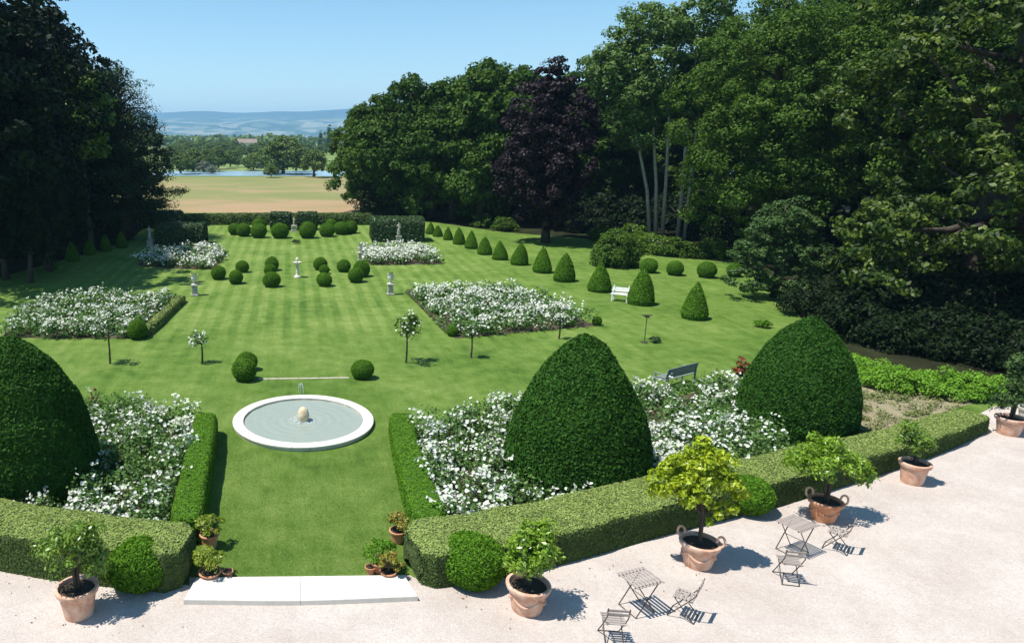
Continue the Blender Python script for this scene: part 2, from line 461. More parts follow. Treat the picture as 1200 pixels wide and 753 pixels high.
def patch_mat(name, stops, scale, stretch=(1, 1, 1), rough=.95, fine=.25, fscale=8.0):
    m, ns, ln = new_mat(name)
    geo = ns.new('ShaderNodeNewGeometry')
    mp = N_(ns, 'ShaderNodeMapping'); mp.inputs['Scale'].default_value = stretch
    ln.new(geo.outputs['Position'], mp.inputs['Vector'])
    n1 = N_(ns, 'ShaderNodeTexNoise', Scale=scale, Detail=3.0); ln.new(mp.outputs[0], n1.inputs['Vector'])
    n2 = N_(ns, 'ShaderNodeTexNoise', Scale=scale * fscale, Detail=5.0, Roughness=.7); ln.new(mp.outputs[0], n2.inputs['Vector'])
    mx = N_(ns, 'ShaderNodeMix', _data_type='FLOAT', Factor=fine); ln.new(n1.outputs['Fac'], mx.inputs['A']); ln.new(n2.outputs['Fac'], mx.inputs['B'])
    cr = ramp(ns, stops); ln.new(mx.outputs[0], cr.inputs[0])
    pr = N_(ns, 'ShaderNodeBsdfPrincipled', Roughness=rough); pr.inputs['Specular IOR Level'].default_value = .1
    ln.new(cr.outputs[0], pr.inputs['Base Color'])
    out = ns.new('ShaderNodeOutputMaterial'); ln.new(pr.outputs[0], out.inputs[0])
    return m
M['field'] = patch_mat('stubble_field', [(.36, (.17, .195, .065)), (.47, (.215, .215, .085)), (.55, (.33, .235, .13)), (.64, (.38, .25, .15))], .012, (1, 1.5, 1), fine=.22)
M['meadow'] = patch_mat('far_meadow', [(.35, (.10, .16, .04)), (.5, (.15, .22, .06)), (.65, (.24, .28, .11))], .01, (1, 3, 1))
M['country'] = patch_mat('countryside', [(.35, (.05, .085, .03)), (.45, (.10, .15, .05)), (.55, (.16, .20, .08)), (.65, (.28, .27, .15))], .004, (1, 1, 1))
M['woodfloor'] = patch_mat('wood_floor', [(.35, (.012, .012, .007)), (.5, (.022, .024, .010)), (.7, (.035, .045, .015))], .5)  # tree shade is put into these very dark ground tones

def mountain_mat():
    m, ns, ln = new_mat('mountain_slopes')
    geo = ns.new('ShaderNodeNewGeometry')
    mp = N_(ns, 'ShaderNodeMapping'); mp.inputs['Scale'].default_value = (1, .6, 2.0)
    ln.new(geo.outputs['Position'], mp.inputs['Vector'])
    vo = N_(ns, 'ShaderNodeTexVoronoi', Scale=.0085); ln.new(mp.outputs[0], vo.inputs['Vector'])
    s = ns.new('ShaderNodeSeparateColor'); ln.new(vo.outputs['Color'], s.inputs[0])
    n = N_(ns, 'ShaderNodeTexNoise', Scale=.0016, Detail=4.0); ln.new(mp.outputs[0], n.inputs['Vector'])
    sz = ns.new('ShaderNodeSeparateXYZ'); ln.new(geo.outputs['Position'], sz.inputs[0])
    mr = N_(ns, 'ShaderNodeMapRange'); mr.inputs['From Min'].default_value = 90; mr.inputs['From Max'].default_value = 240; mr.inputs['To Min'].default_value = .62; mr.inputs['To Max'].default_value = .02
    ln.new(sz.outputs['Z'], mr.inputs['Value'])
    a = N_(ns, 'ShaderNodeMath', _operation='MULTIPLY'); ln.new(s.outputs[0], a.inputs[0]); ln.new(mr.outputs[0], a.inputs[1])
    b = N_(ns, 'ShaderNodeMath', _operation='MULTIPLY_ADD'); b.inputs[1].default_value = .4; ln.new(n.outputs['Fac'], b.inputs[0]); ln.new(a.outputs[0], b.inputs[2])
    cr = ramp(ns, [(.2, (.012, .03, .02)), (.38, (.04, .07, .035)), (.5, (.13, .15, .08)), (.7, (.27, .25, .17))]); ln.new(b.outputs[0], cr.inputs[0])
    pr = N_(ns, 'ShaderNodeBsdfPrincipled', Roughness=1.0); pr.inputs['Specular IOR Level'].default_value = 0
    ln.new(cr.outputs[0], pr.inputs['Base Color'])
    out = ns.new('ShaderNodeOutputMaterial'); ln.new(pr.outputs[0], out.inputs[0])
    return m
M['mountain'] = mountain_mat()

def water_mat(name, col, rough=.05, bscale=3.0, strength=.3, dist=.02, alpha_mix=0.0):
    m, ns, ln = new_mat(name)
    geo = ns.new('ShaderNodeNewGeometry')
    no = N_(ns, 'ShaderNodeTexNoise', Scale=bscale, Detail=4.0); ln.new(geo.outputs['Position'], no.inputs['Vector'])
    bp = N_(ns, 'ShaderNodeBump', Strength=strength, Distance=dist); ln.new(no.outputs['Fac'], bp.inputs['Height'])
    pr = N_(ns, 'ShaderNodeBsdfPrincipled', Roughness=rough, IOR=1.33); pr.inputs['Base Color'].default_value = (*col, 1)
    ln.new(bp.outputs[0], pr.inputs['Normal'])
    out = ns.new('ShaderNodeOutputMaterial')
    if alpha_mix:
        tr = ns.new('ShaderNodeBsdfTransparent'); tr.inputs[0].default_value = (.93, .97, .96, 1)
        ms = N_(ns, 'ShaderNodeMixShader', Fac=1 - alpha_mix); ln.new(tr.outputs[0], ms.inputs[1]); ln.new(pr.outputs[0], ms.inputs[2]); ln.new(ms.outputs[0], out.inputs[0])
    else: ln.new(pr.outputs[0], out.inputs[0])
    return m
M['river'] = water_mat('river_water', (.26, .38, .44), rough=.3, bscale=.3, strength=.08, dist=.1)
M['pond'] = water_mat('fountain_water', (.40, .46, .39), rough=.12, bscale=7.0, strength=.6, dist=.016, alpha_mix=.3)
M['jet'] = water_mat('jet_water', (.80, .86, .88), rough=.2, bscale=9.0, strength=.5, dist=.02, alpha_mix=.4)

# ------------------------------------------------------------------ ground, water, far country
def sheet(name, pts, z, mat, label, kind='structure'):
    o = mk(name, [(p[0], p[1], z) for p in pts], [tuple(range(len(pts)))], mat)
    return tag(o, label, None, None, kind)

sheet('countryside', [(-9800, -60), (9800, -60), (9800, 9800), (-9800, 9800)], -.35, M['country'], 'flat green countryside reaching the foot of the mountains')
sheet('meadow', [(-420, 150), (420, 150), (420, 640), (-420, 640)], -.30, M['meadow'], 'pale green meadow on the far bank of the river')
sheet('river', [(-330, 176), (-120, 182), (60, 180), (330, 174), (330, 214), (60, 212), (-60, 206), (-330, 216)], -.26, M['river'], 'narrow blue river beyond the stubble field')
sheet('field', [(-260, 88), (200, 88), (200, 176), (60, 178), (-60, 176), (-260, 172)], -.22, M['field'], 'tan and green stubble field beyond the long hedge')
lawn = []
for x in np.linspace(-75, 55, 27): lawn.append((x, 10.0))
sheet('lawn', [(-60, 10), (100, 10), (100, 90), (-60, 90)], 0.0, M['lawn'], 'striped mown lawn running from the fountain to the far hedge')

terr_px = [(-160, 628), (-60, 640), (0, 650), (120, 668), (222, 686), (222, 676), (482, 674), (484, 676), (500, 680), (600, 670), (700, 640), (800, 612), (900, 578), (1000, 543), (1080, 516), (1145, 486), (1165, 476), (1230, 470), (1330, 480)]
tp = [G(*p)[:2] for p in terr_px]
terrace = tp + [(34, 4), (-16, 4)]
sheet('gravel_terrace', terrace, .006, M['gravel'], 'pale pink gravel terrace in front of the garden')

# small loose stones scattered over the gravel
def hexstones(n, poly, lo, hi, seed):
    r = np.random.default_rng(seed)
    P = np.column_stack([r.uniform(-8, 26, n * 3), r.uniform(9.5, 24, n * 3), np.zeros(n * 3)])
    P = P[in_poly(P, poly)][:n]
    n = len(P); s = r.uniform(lo, hi, n) ** 1.0
    base = np.array([(1, 0, 0), (.3, .8, .1), (-.8, .5, 0), (-.7, -.6, 0), (.4, -.9, .1), (.1, 0, .55)])
    a = r.uniform(0, 6.28, n); c, sn = np.cos(a), np.sin(a)
    V = base[None] * s[:, None, None]
    X = V[:, :, 0] * c[:, None] - V[:, :, 1] * sn[:, None]; Y = V[:, :, 0] * sn[:, None] + V[:, :, 1] * c[:, None]
    V = np.stack([X + P[:, None, 0], Y + P[:, None, 1], V[:, :, 2] + .007], 2).reshape(-1, 3)
    f = np.array([(0, 1, 5), (1, 2, 5), (2, 3, 5), (3, 4, 5), (4, 0, 5)])
    F = (f[None] + (np.arange(n) * 6)[:, None, None]).reshape(-1, 3)
    return V, F
M['pebble'] = leaf_mat('gravel_stone', (.36, .30, .26), (.46, .39, .345), (.58, .52, .47), trans=0.0, rough=.9, spec=.2)
V, F = hexstones(11000, terrace, .006, .020, 5)
tag(mk('gravel', V, F, M['pebble']), 'loose pinkish gravel stones scattered over the terrace', None, None, 'stuff')

# short turf standing up from the near lawn
def turf(n, poly_px, lo, hi, sd):
    rr = seed(sd)
    poly = np.array([G(*p)[:2] for p in poly_px])
    P = rr.uniform(poly.min(0), poly.max(0), (n * 2, 2)); P = P[in_poly(P, poly)][:n]
    P = P[rr.random(len(P)) < np.clip((24.5 - P[:, 1]) / 8, 0, 1)]
    n = len(P)
    a = rr.uniform(0, 6.28, n); h = rr.uniform(lo, hi, n); wd = rr.uniform(.006, .012, n)
    c, s_ = np.cos(a), np.sin(a)
    B = np.column_stack([P, np.full(n, .001)])
    D = np.column_stack([c, s_, 0 * c]) * wd[:, None]
    tip = B + np.column_stack([rr.normal(size=n) * h * .8, rr.normal(size=n) * h * .8, h])
    V = np.stack([B - D, B + D, tip], 1).reshape(-1, 3)
    return V, np.arange(3 * n).reshape(-1, 3)
V, F = turf(60000, [(232, 672), (478, 672), (500, 600), (488, 560), (462, 480), (450, 452), (258, 452), (246, 480), (250, 560), (236, 610)], .008, .022, 88)
tag(mk('grass', V, F, M['grassblade']), 'short mown grass blades on the lawn between the box borders', None, None, 'stuff')

# wood floor on both sides, with deep shade put into its colour
sheet('wood_floor', [G(985, 430)[:2], G(1100, 455)[:2], G(1190, 466)[:2], (36, 22), (100, 22), (100, 134), (5, 134), G(425, 249)[:2], G(520, 262)[:2], G(590, 272)[:2], G(690, 280)[:2], G(760, 288)[:2], G(850, 296)[:2], G(905, 330)[:2], G(945, 380)[:2], G(985, 412)[:2]], .004, M['woodfloor'], 'bare ground coloured dark for the shade under the trees on the right')
sheet('left_wood_floor', [(-60, 30), G(-120, 360)[:2], G(0, 325)[:2], G(90, 300)[:2], G(150, 283)[:2], G(175, 262)[:2], (-22, 89), (-60, 89)], .004, M['woodfloor'], 'bare ground coloured dark for the shade under the trees on the left')

# mountains: ridge line about 8 km away
def mountains():
    xs = np.linspace(-6500, 6500, 260); ys = np.linspace(4200, 9300, 60)
    X, Y = np.meshgrid(xs, ys)
    prof = 262 + 14 * np.sin(X * .0011 + 1) + 9 * np.sin(X * .0031 + .4) + 6 * np.sin(X * .0083)
    t = np.clip((Y - 4200) / 3800, 0, 1)
    P = np.column_stack([X.ravel(), Y.ravel(), 0 * X.ravel()])
    spur = (wob(P, .0022, 3) * 45 + wob(P, .006, 4) * 18).reshape(X.shape)
    Z = prof * (.30 * t + .70 * t ** 2.4) + spur * np.sin(np.pi * t) * .9
    back = np.clip((Y - 8100) / 1200, 0, 1)
    Z = Z * (1 - .5 * back) + wob(P, .02, 9).reshape(X.shape) * 3
    Z = np.where(t <= 0, -2, Z)
    V = np.column_stack([X.ravel(), Y.ravel(), Z.ravel()])
    o = mk('mountains', V, grid_faces(len(ys), len(xs), closed=False), M['mountain'], smooth=True)
    tag(o, 'long low range of blue mountains on the horizon', None, None, 'structure')
mountains()

# ------------------------------------------------------------------ foliage builders
def puffs(centres, radii, n_leaf, size, flat=1.0, up=.5, rng=R, out_from=None, aspect=.55, jit=.55):
    """leaf faces on the outward shells of many small puffs"""
    k = len(centres)
    n = k * n_leaf
    d = unit(rng.normal(size=(n, 3)))
    C = np.repeat(centres, n_leaf, 0); rr = np.repeat(radii, n_leaf)[:, None]
    if out_from is not None:
        o = unit(C - out_from)
        flip = (d * o).sum(1) < -.25
        d[flip] = -d[flip]
    P = C + d * rr * np.array([1, 1, flat]) * rng.uniform(.55, 1.06, n)[:, None]
    return cards(P, d + np.array([0, 0, up]), size, aspect=aspect, jit=jit, rng=rng)

def crown(rng, blobs, npuff, pr, nl, size, flat=.75, up=.45, low=-.55, inner=.72, aspect=.6):
    """blobs: list of (x,y,z,rx,ry,rz). leaves gather in clumps on each blob's surface"""
    blobs = np.asarray(blobs, float)
    area = (blobs[:, 3] * blobs[:, 5] + blobs[:, 3] * blobs[:, 4])
    b = rng.choice(len(blobs), npuff, p=area / area.sum())
    d = unit(rng.normal(size=(npuff, 3)))
    d[:, 2] = np.where(d[:, 2] < low, -d[:, 2], d[:, 2])
    C = blobs[b, :3] + d * blobs[b, 3:6] * rng.uniform(inner, 1.05, npuff)[:, None]
    rad = pr * rng.uniform(.55, 1.35, npuff)
    mid = (blobs[:, :3] * area[:, None]).sum(0) / area.sum()
    C[:, 2] = np.maximum(C[:, 2], rad * .4 + .1)
    return puffs(C, rad, nl, size, flat, up, rng, np.array([mid[0], mid[1], mid[2] - 1]), aspect)

def limbs(g, base_r, h, tips, rng, lean=(0, 0)):
    n = 7
    pts = [(lean[0] * t * t + .06 * h * .1 * math.sin(5 * t + base_r * 9), lean[1] * t * t, h * t) for t in np.linspace(0, 1, n)]
    rad = [base_r * (1.35 if i == 0 else 1) * (1 - .75 * i / (n - 1)) for i in range(n)]
    g.tube(pts, rad, 9)
    for tip in tips:
        tip = np.array(tip, float)
        z0 = min(h * .92, max(h * .25, tip[2] - np.linalg.norm(tip[:2]) * .8))
        t = z0 / h
        p0 = np.array([lean[0] * t * t, lean[1] * t * t, z0])
        mid = (p0 + tip) / 2 + np.array([0, 0, -.08 * np.linalg.norm(tip - p0)]) + rng.normal(size=3) * .15
        r0 = base_r * (1 - .75 * t) * .55
        g.tube([p0, mid, tip], [r0, r0 * .6, r0 * .2], 6)

def make_tree(name, loc, rng, blobs, npuff, pr, nl, size, leaf, label, cat='tree', group=None, trunk_r=.35, bark='bark', flat=.75, up=.45, low=-.55, rz=0., lean=(0, 0), inner=.72, aspect=.6):
    root = empty(name, loc, rz, label, cat, group)
    g = Geo()
    hb = max(b[2] + b[5] * .4 for b in blobs)
    tips = [(b[0] * .9, b[1] * .9, b[2]) for b in blobs]
    limbs(g, trunk_r, hb, tips, rng, lean)
    g.build('trunk', M[bark], root, smooth=True)
    V, F = crown(rng, blobs, npuff, pr, nl, size, flat, up, low, inner, aspect)
    mk('crown', V, F, M[leaf], root, kind='stuff')
    return root

def auto_blobs(rng, h, r, z0, n=9, top=.8):
    """an uneven crown made of overlapping lobes between z0 and h"""
    out = []
    for i in range(n):
        t = (i + .5) / n
        z = z0 + (h - z0) * (.12 + .78 * t)
        wdt = r * math.sin(math.pi * (.18 + .74 * t)) ** .7
        a = i * 2.4 + rng.uniform(-.4, .4)
        off = wdt * rng.uniform(.35, .6) * (0.35 if i == n - 1 else 1)
        s = wdt * rng.uniform(.52, .72)
        out.append((off * math.cos(a), off * math.sin(a), z, s, s, min(s, (h - z0) * .2) * rng.uniform(.8, 1.05)))
    return out

# ------------------------------------------------------------------ clipped shapes
def clipped(prof, n=40, dens=900, leaf=.06, noise_amp=.03, mat='yew', core='yewcore', name='foliage', root=None, sd=1, jit=.5, hscale=1.0, up=.1):
    """prof: list of (r, z). a displaced solid body with leaf faces all over it"""
    rr = seed(sd)
    m = len(prof)
    V = []
    for r, z in prof:
        for k in range(n):
            a = 2 * math.pi * k / n
            V.append((r * math.cos(a), r * math.sin(a), z))
    V = np.array(V)
    F = grid_faces(m, n)
    c = np.array([0, 0, prof[m // 2][1]])
    nrm = unit(V - c)
    D = (wob(V, 2.2 / hscale, sd) * noise_amp + wob(V, 9 / hscale, sd + 1) * noise_amp * .5)
    V = V + nrm * D[:, None]
    P, Nn = sample_surface(V, F, int(dens), rr)
    sgn = np.sign((Nn * (P - c)).sum(1))[:, None]
    Nn = Nn * sgn
    P = P + Nn * rr.uniform(-.5, .6, len(P))[:, None] * leaf * .6
    CV, CF = cards(P, Nn, leaf, aspect=.5, jit=jit, up=up, rng=rr)
    mk('body', V - nrm * leaf * .3, [tuple(f) for f in F] + [tuple(range(n))[::-1]], M[core], root, smooth=True)
    mk(name, CV, CF, M[mat], root, kind='stuff')

def cone_prof(Rr, H, p=1.9, q=.75, m=22, tuck=.93):
    out = []
    for i in range(m):
        t = i / (m - 1)
        t = 1 - (1 - t) ** 1.3
        r = Rr * max(0.0, 1 - t ** p) ** q
        if t < .12: r *= tuck + (1 - tuck) * (t / .12)
        out.append((max(r, .01), H * t))
    return out

def ball_prof(Rr, H, m=12):
    out = []
    for i in range(m):
        a = -1.15 + (math.pi / 2 + 1.15) * i / (m - 1)
        out.append((max(.01, Rr * math.cos(a)), H * (math.sin(a) + .913) / 1.913))
    return out

# three great yew domes
def dome(px, py, Rr, H, label, sd, p=2.1, q=.71):
    x, y, _ = G(px, py)
    r = empty('yew_topiary', (x, y, 0), 0, label, 'topiary', 'great clipped yew domes')
    clipped(cone_prof(Rr, H, p, q, m=30), n=72, dens=62000, leaf=.095, noise_amp=.075, mat='yew', root=r, sd=sd, jit=.75, up=.15)
    return r
DOME = [dome(672, 562, 1.85, 4.1, 'great clipped dark green yew dome rising from the white roses behind the right-hand hedge', 11),
        dome(929, 502, 1.68, 3.7, 'great clipped yew dome to the right, beside the dry bare flower bed', 12),
        dome(28, 572, 2.0, 4.15, 'great dark clipped yew dome at the left edge of the garden', 13)]

# row of small pointed yews on the right
cone_root = empty('pointed_yew', (0, 0, 0), 0, 'x', 'topiary', 'pointed clipped yews in a long row')
clipped(cone_prof(.72, 1.95, 1.5, .86, m=20, tuck=.80), n=36, dens=9000, leaf=.085, noise_amp=.035, mat='box', core='yewcore', root=cone_root, sd=21, jit=.7)
cone_root2 = empty('pointed_yew', (0, 0, 0), 0, 'x', 'topiary', 'pointed clipped yews in a long row')
clipped(cone_prof(.74, 1.9, 1.6, .80, m=20, tuck=.86), n=36, dens=9000, leaf=.085, noise_amp=.04, mat='box', core='yewcore', root=cone_root2, sd=22, jit=.7)
cones = [(813, 374, 34, 332, 377), (750, 357, 33, 317, 360), (702, 342, 29, 309, 345), (661, 330, 27, 299, 333), (635, 320, 24, 293, 323), (608, 311, 21, 288, 314),
         (586, 305, 19, 283, 307), (568, 299, 17, 279, 301), (552, 292, 16, 273, 294), (538, 287, 15, 270, 289), (525, 282, 12, 268, 284), (513, 278, 12, 266, 280), (504, 275, 12, 263, 277)]
ORD = ['nearest', 'second nearest', 'third nearest', 'fourth nearest', 'fifth nearest', 'sixth nearest', 'seventh nearest', 'eighth nearest', 'ninth nearest', 'fourth from the far end', 'third from the far end', 'second from the far end', 'last at the far end']
extra = {0: ', standing alone near the weeping shrub', 1: ', right of the white bench', 2: ', left of the white bench'}
for i, (px, py, wd, top, bot) in enumerate(cones):
    p = G(px, py - 1)
    ww = wd / scale_at(p) / 1.46; hh = (bot - top) / scale_at(p, False) / 1.98
    lab = 'pointed clipped yew, ' + ORD[i] + ' of the long row' + extra.get(i, '')
    if i < 2:
        c = (cone_root, cone_root2)[i]; c.location = p; c.scale = (ww, ww, hh); c['label'] = lab
    else:
        copy_tree((cone_root, cone_root2)[i % 2], p, i * 1.3, (ww, ww, hh), lab)
# shaded row on the left
for i, (px, py) in enumerate([(60, 315), (85, 306), (105, 298), (124, 294), (143, 290)]):
    copy_tree((cone_root, cone_root2)[i % 2], G(px, py), i, .72, 'pointed clipped yew in the shade of the left-hand trees, ' + ['nearest of five', 'second of five', 'middle one of five', 'fourth of five', 'farthest of five'][i], 'pointed clipped yews under the left trees')

# box balls
ball_root = empty('box_ball', (0, 0, 0), 0, 'x', 'topiary', 'x')
clipped(ball_prof(1, 1.8), n=36, dens=7000, leaf=.11, noise_amp=.05, mat='box', root=ball_root, sd=31, jit=.7)
ball_root2 = empty('box_ball', (0, 0, 0), 0, 'x', 'topiary', 'x')
clipped(ball_prof(1, 1.7), n=36, dens=7000, leaf=.11, noise_amp=.08, mat='box', root=ball_root2, sd=32, jit=.8)
balls = [  # centre px, py, radius px, label, group
    (275, 269, 7.5, 'round box ball at the left end of the far row before the hedge blocks', 'far row'),
    (286, 270, 8.5, 'round box ball, second from the left in the far row', 'far row'),
    (303, 271, 9.5, 'round box ball, third from the left in the far row, in front of another', 'far row'),
    (304, 265, 8, 'round box ball half hidden behind the third of the far row, left side', 'far row'),
    (328.6, 271, 10, 'round box ball just left of the statue niche in the far row', 'far row'),
    (360, 271, 10, 'round box ball just right of the statue niche in the far row', 'far row'),
    (383, 270, 9, 'round box ball of the far row, just right of the niche pair, before another', 'far row'),
    (388, 265, 7.5, 'round box ball half hidden behind another, right of the far hedge block', 'far row'),
    (400, 268, 8.5, 'round box ball, second from the right end of the far row', 'far row'),
    (411, 267, 8, 'round box ball at the right end of the far row', 'far row'),
    (256.5, 320, 9, 'dark box ball, leftmost of the middle group, next to the urn pedestal', 'middle'),
    (277, 325, 9, 'box ball, second from the left in the middle group', 'middle'),
    (284, 313, 7.5, 'smaller box ball set back behind the two leftmost ones of the middle group', 'middle'),
    (319, 310, 8.5, 'farthest of three box balls lined up left of the small white fountain', 'middle'),
    (317, 317, 7, 'middle one of three box balls lined up left of the small white fountain', 'middle'),
    (318, 328, 10, 'nearest of three box balls lined up left of the small white fountain', 'middle'),
    (375, 310, 8, 'farthest of three box balls lined up right of the small white fountain', 'middle'),
    (380, 316, 6, 'small middle one of three box balls lined up right of the white fountain', 'middle'),
    (380, 328, 9, 'nearest of three box balls lined up right of the small white fountain', 'middle'),
    (402.6, 312, 8, 'single box ball set back on the right of the middle group', 'middle'),
    (417, 323, 9.5, 'front one of two overlapping box balls right of the middle group', 'middle'),
    (424, 316, 10, 'rear one of two overlapping box balls right of the middle group', 'middle'),
    (286, 434, 14, 'front one of two touching box balls left of the stone edging', 'near the basin'),
    (290, 424, 11.5, 'smaller rear one of a pair of touching box balls left of the stone edging', 'near the basin'),
    (425, 433, 12.5, 'single box ball at the right end of the stone edging', 'near the basin'),
    (161.5, 387, 12, 'dark box ball ending the low hedge of the left white rose bed', 'rose bed corners'),
    (530, 388, 7, 'small box ball at the near left corner of the right rose bed', 'rose bed corners'),
    (699, 376, 6, 'small box ball at the near right corner of the right rose bed', 'rose bed corners'),
    (760, 311, 10.5, 'round box bush beside the large leafy shrub, leftmost of three', 'wood edge'),
    (790, 314, 10.5, 'round box bush at the wood edge, middle one of three', 'wood edge'),
    (827, 316, 11.5, 'round box bush at the wood edge, rightmost of three', 'wood edge'),
    (860, 316, 10, 'round bush half hidden behind the weeping pale-leaved tree', 'wood edge'),
    (553, 659, 38.5, 'large box ball against the right-hand front hedge, left of a citrus pot', 'terrace'),
    (163, 664, 40, 'large box ball against the left-hand front hedge, right of a citrus pot', 'terrace'),
    (873, 582, 32, 'large box ball against the right-hand front hedge behind the yellow-green citrus', 'terrace')]
gname = {'far row': 'box balls in the far row', 'middle': 'box balls in the middle of the lawn', 'near the basin': 'box balls by the stone edging', 'rose bed corners': 'box balls at the corners of the rose beds', 'wood edge': 'round bushes along the wood edge', 'terrace': 'large box balls along the terrace'}
used = 0
for i, (px, py, r, lab, g) in enumerate(balls):
    if g == 'terrace': continue
    p0 = G(px, py + r * .78)
    s = scale_at(p0); rad = r / s
    if used < 2:
        o = (ball_root, ball_root2)[used]; o.location = p0; o.scale = (rad, rad, rad * 1.0); o['label'] = lab; o['group'] = gname[g]
    else:
        copy_tree((ball_root, ball_root2)[i % 2], p0, i * 1.7, (rad, rad, rad * 1.02), lab, gname[g])
    used += 1
for i, (px, py, r, lab, g) in enumerate([b for b in balls if b[4] == 'terrace']):
    p0 = G(px, py + r * .5)
    rad = r / scale_at((p0[0], p0[1], .5)) * .98
    rt = empty('box_ball', p0, i, lab, 'topiary', gname[g])
    clipped(ball_prof(rad, rad * 1.5, 16), n=44, dens=14000, leaf=.075, noise_amp=.05, mat='box', root=rt, sd=40 + i, jit=.8)

# ------------------------------------------------------------------ hedges
def hedge(name, path, width, height, label, group=None, mat='box', core='twig', dens=700, leaf=.06, sd=1, amp=.03, squar=4.0, cat='hedge', taper=.35, jit=.30, top_mat=None):
    rr = seed(sd)
    P = smooth_path(path, .22)
    n = len(P)
    wd = np.interp(np.linspace(0, 1, n), np.linspace(0, 1, len(width)), width) if hasattr(width, '__len__') else np.full(n, width)
    ht = np.interp(np.linspace(0, 1, n), np.linspace(0, 1, len(height)), height) if hasattr(height, '__len__') else np.full(n, height)
    T = unit(np.gradient(P, axis=0)); S = np.column_stack([-T[:, 1], T[:, 0]])
    dist = np.concatenate([[0], np.cumsum(np.linalg.norm(np.diff(P, axis=0), axis=1))]); L = dist[-1]
    m = 17
    V = []
    for i in range(n):
        e = min(dist[i], L - dist[i])
        k = 1 - max(0, 1 - e / taper) ** 3 * .32 if taper else 1
        for j in range(m):
            a = math.pi * j / (m - 1)
            ca, sa = math.cos(a), math.sin(a)
            x = math.copysign(abs(ca) ** (2 / squar), ca) * wd[i] / 2 * k
            z = abs(sa) ** (2 / squar) * ht[i] * (1 - (1 - k) * .3)
            V.append((P[i, 0] + S[i, 0] * x, P[i, 1] + S[i, 1] * x, z))
    V = np.array(V)
    c = np.repeat(np.column_stack([P, ht * .45]), m, 0)
    nrm = unit(V - c)
    V = V + nrm * ((wob(V, 2.0, sd) * amp + wob(V, 8.0, sd + 3) * amp * .6))[:, None] * (V[:, 2:3] > .03)
    F = grid_faces(n, m, closed=False)
    # end caps as fans of quads toward the centreline
    capF, ev = [], [V]
    for i0 in (0, n - 1):
        ring = V[i0 * m:(i0 + 1) * m]
        b0 = sum(len(e) for e in ev)
        cc = np.array([P[i0, 0], P[i0, 1], ht[i0] * .4]) + np.append(T[i0] * (-.10 if i0 == 0 else .10), 0)
        inner = cc + (ring - cc) * .5 + np.append(T[i0] * (-.03 if i0 == 0 else .03), 0); ev.append(inner); ev.append(cc[None])
        for j in range(m - 1):
            capF.append((i0 * m + j, i0 * m + j + 1, b0 + j + 1, b0 + j))
            capF.append((b0 + j, b0 + j + 1, b0 + m, b0 + m))
    VV = np.vstack(ev)
    FF = np.vstack([F, np.array(capF)])
    area = 0
    A, B, D = VV[FF[:, 0]], VV[FF[:, 1]], VV[FF[:, 3]]
    area = np.linalg.norm(np.cross(B - A, D - A), axis=1).sum()
    Q, Nn = sample_surface(VV, FF, int(area * dens), rr)
    cidx = np.argmin(((Q[:, None, :2] - P[None, ::3]) ** 2).sum(2), 1)
    cc = np.column_stack([P[::3][cidx], ht[::3][cidx] * .45])
    Nn = Nn * np.sign((Nn * (Q - cc)).sum(1))[:, None]
    Q = Q + Nn * rr.uniform(-.5, .35, len(Q))[:, None] * leaf * .6
    CV, CF = cards(Q, Nn, leaf, aspect=.55, jit=jit, up=.12, rng=rr)
    root = empty(name, (0, 0, 0), 0, label, cat, group)
    ctr = np.append(P.mean(0), 0); root.location = ctr
    faces = [tuple(f) if f[2] != f[3] else tuple(f[:3]) for f in FF]
    mk('body', VV - nrm_fill(VV, nrm) * leaf * .3 - ctr, faces, M[core], root, smooth=True)
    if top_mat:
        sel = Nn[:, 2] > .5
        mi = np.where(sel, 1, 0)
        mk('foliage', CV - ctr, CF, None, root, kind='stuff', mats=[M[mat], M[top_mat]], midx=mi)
    else:
        mk('foliage', CV - ctr, CF, M[mat], root, kind='stuff')
    return root
def nrm_fill(V, nrm):
    out = np.zeros_like(V); out[:len(nrm)] = nrm; return out

def path_at(pxs, z): return [G(x, y, z)[:2] for x, y in pxs]
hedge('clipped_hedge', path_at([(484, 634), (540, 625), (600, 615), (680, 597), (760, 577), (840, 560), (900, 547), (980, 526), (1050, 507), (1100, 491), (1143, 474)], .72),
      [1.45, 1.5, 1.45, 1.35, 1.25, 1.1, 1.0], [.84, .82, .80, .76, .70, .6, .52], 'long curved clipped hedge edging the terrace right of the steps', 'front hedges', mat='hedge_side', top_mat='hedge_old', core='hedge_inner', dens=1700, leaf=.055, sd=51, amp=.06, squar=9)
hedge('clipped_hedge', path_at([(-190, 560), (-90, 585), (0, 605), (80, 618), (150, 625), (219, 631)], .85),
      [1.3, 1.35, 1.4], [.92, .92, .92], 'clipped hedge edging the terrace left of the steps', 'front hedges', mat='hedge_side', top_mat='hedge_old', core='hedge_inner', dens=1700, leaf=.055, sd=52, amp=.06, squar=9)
hedge('box_border_hedge', path_at([(217, 604), (226, 560), (235, 517), (241, 482)], .72), [.80, .74, .72], .75, 'bright green straight box hedge on the left side of the fountain lawn', 'borders of the fountain lawn', mat='box', core='hedge_green', dens=1900, leaf=.055, sd=53, squar=6)
hedge('box_border_hedge', path_at([(506, 602), (490, 560), (477, 517), (469, 482)], .6), [.85, .78, .74], .62, 'bright green straight box hedge on the right side of the fountain lawn', 'borders of the fountain lawn', mat='box', core='hedge_green', dens=1900, leaf=.055, sd=54, squar=6)
hedge('low_rose_bed_hedge', path_at([(168, 388), (182, 376), (198, 361), (213, 347)], .3), .5, .42, 'low clipped hedge along the right side of the left rose bed', 'rose bed edgings', mat='hedge_old', dens=300, leaf=.09, sd=55, squar=5)
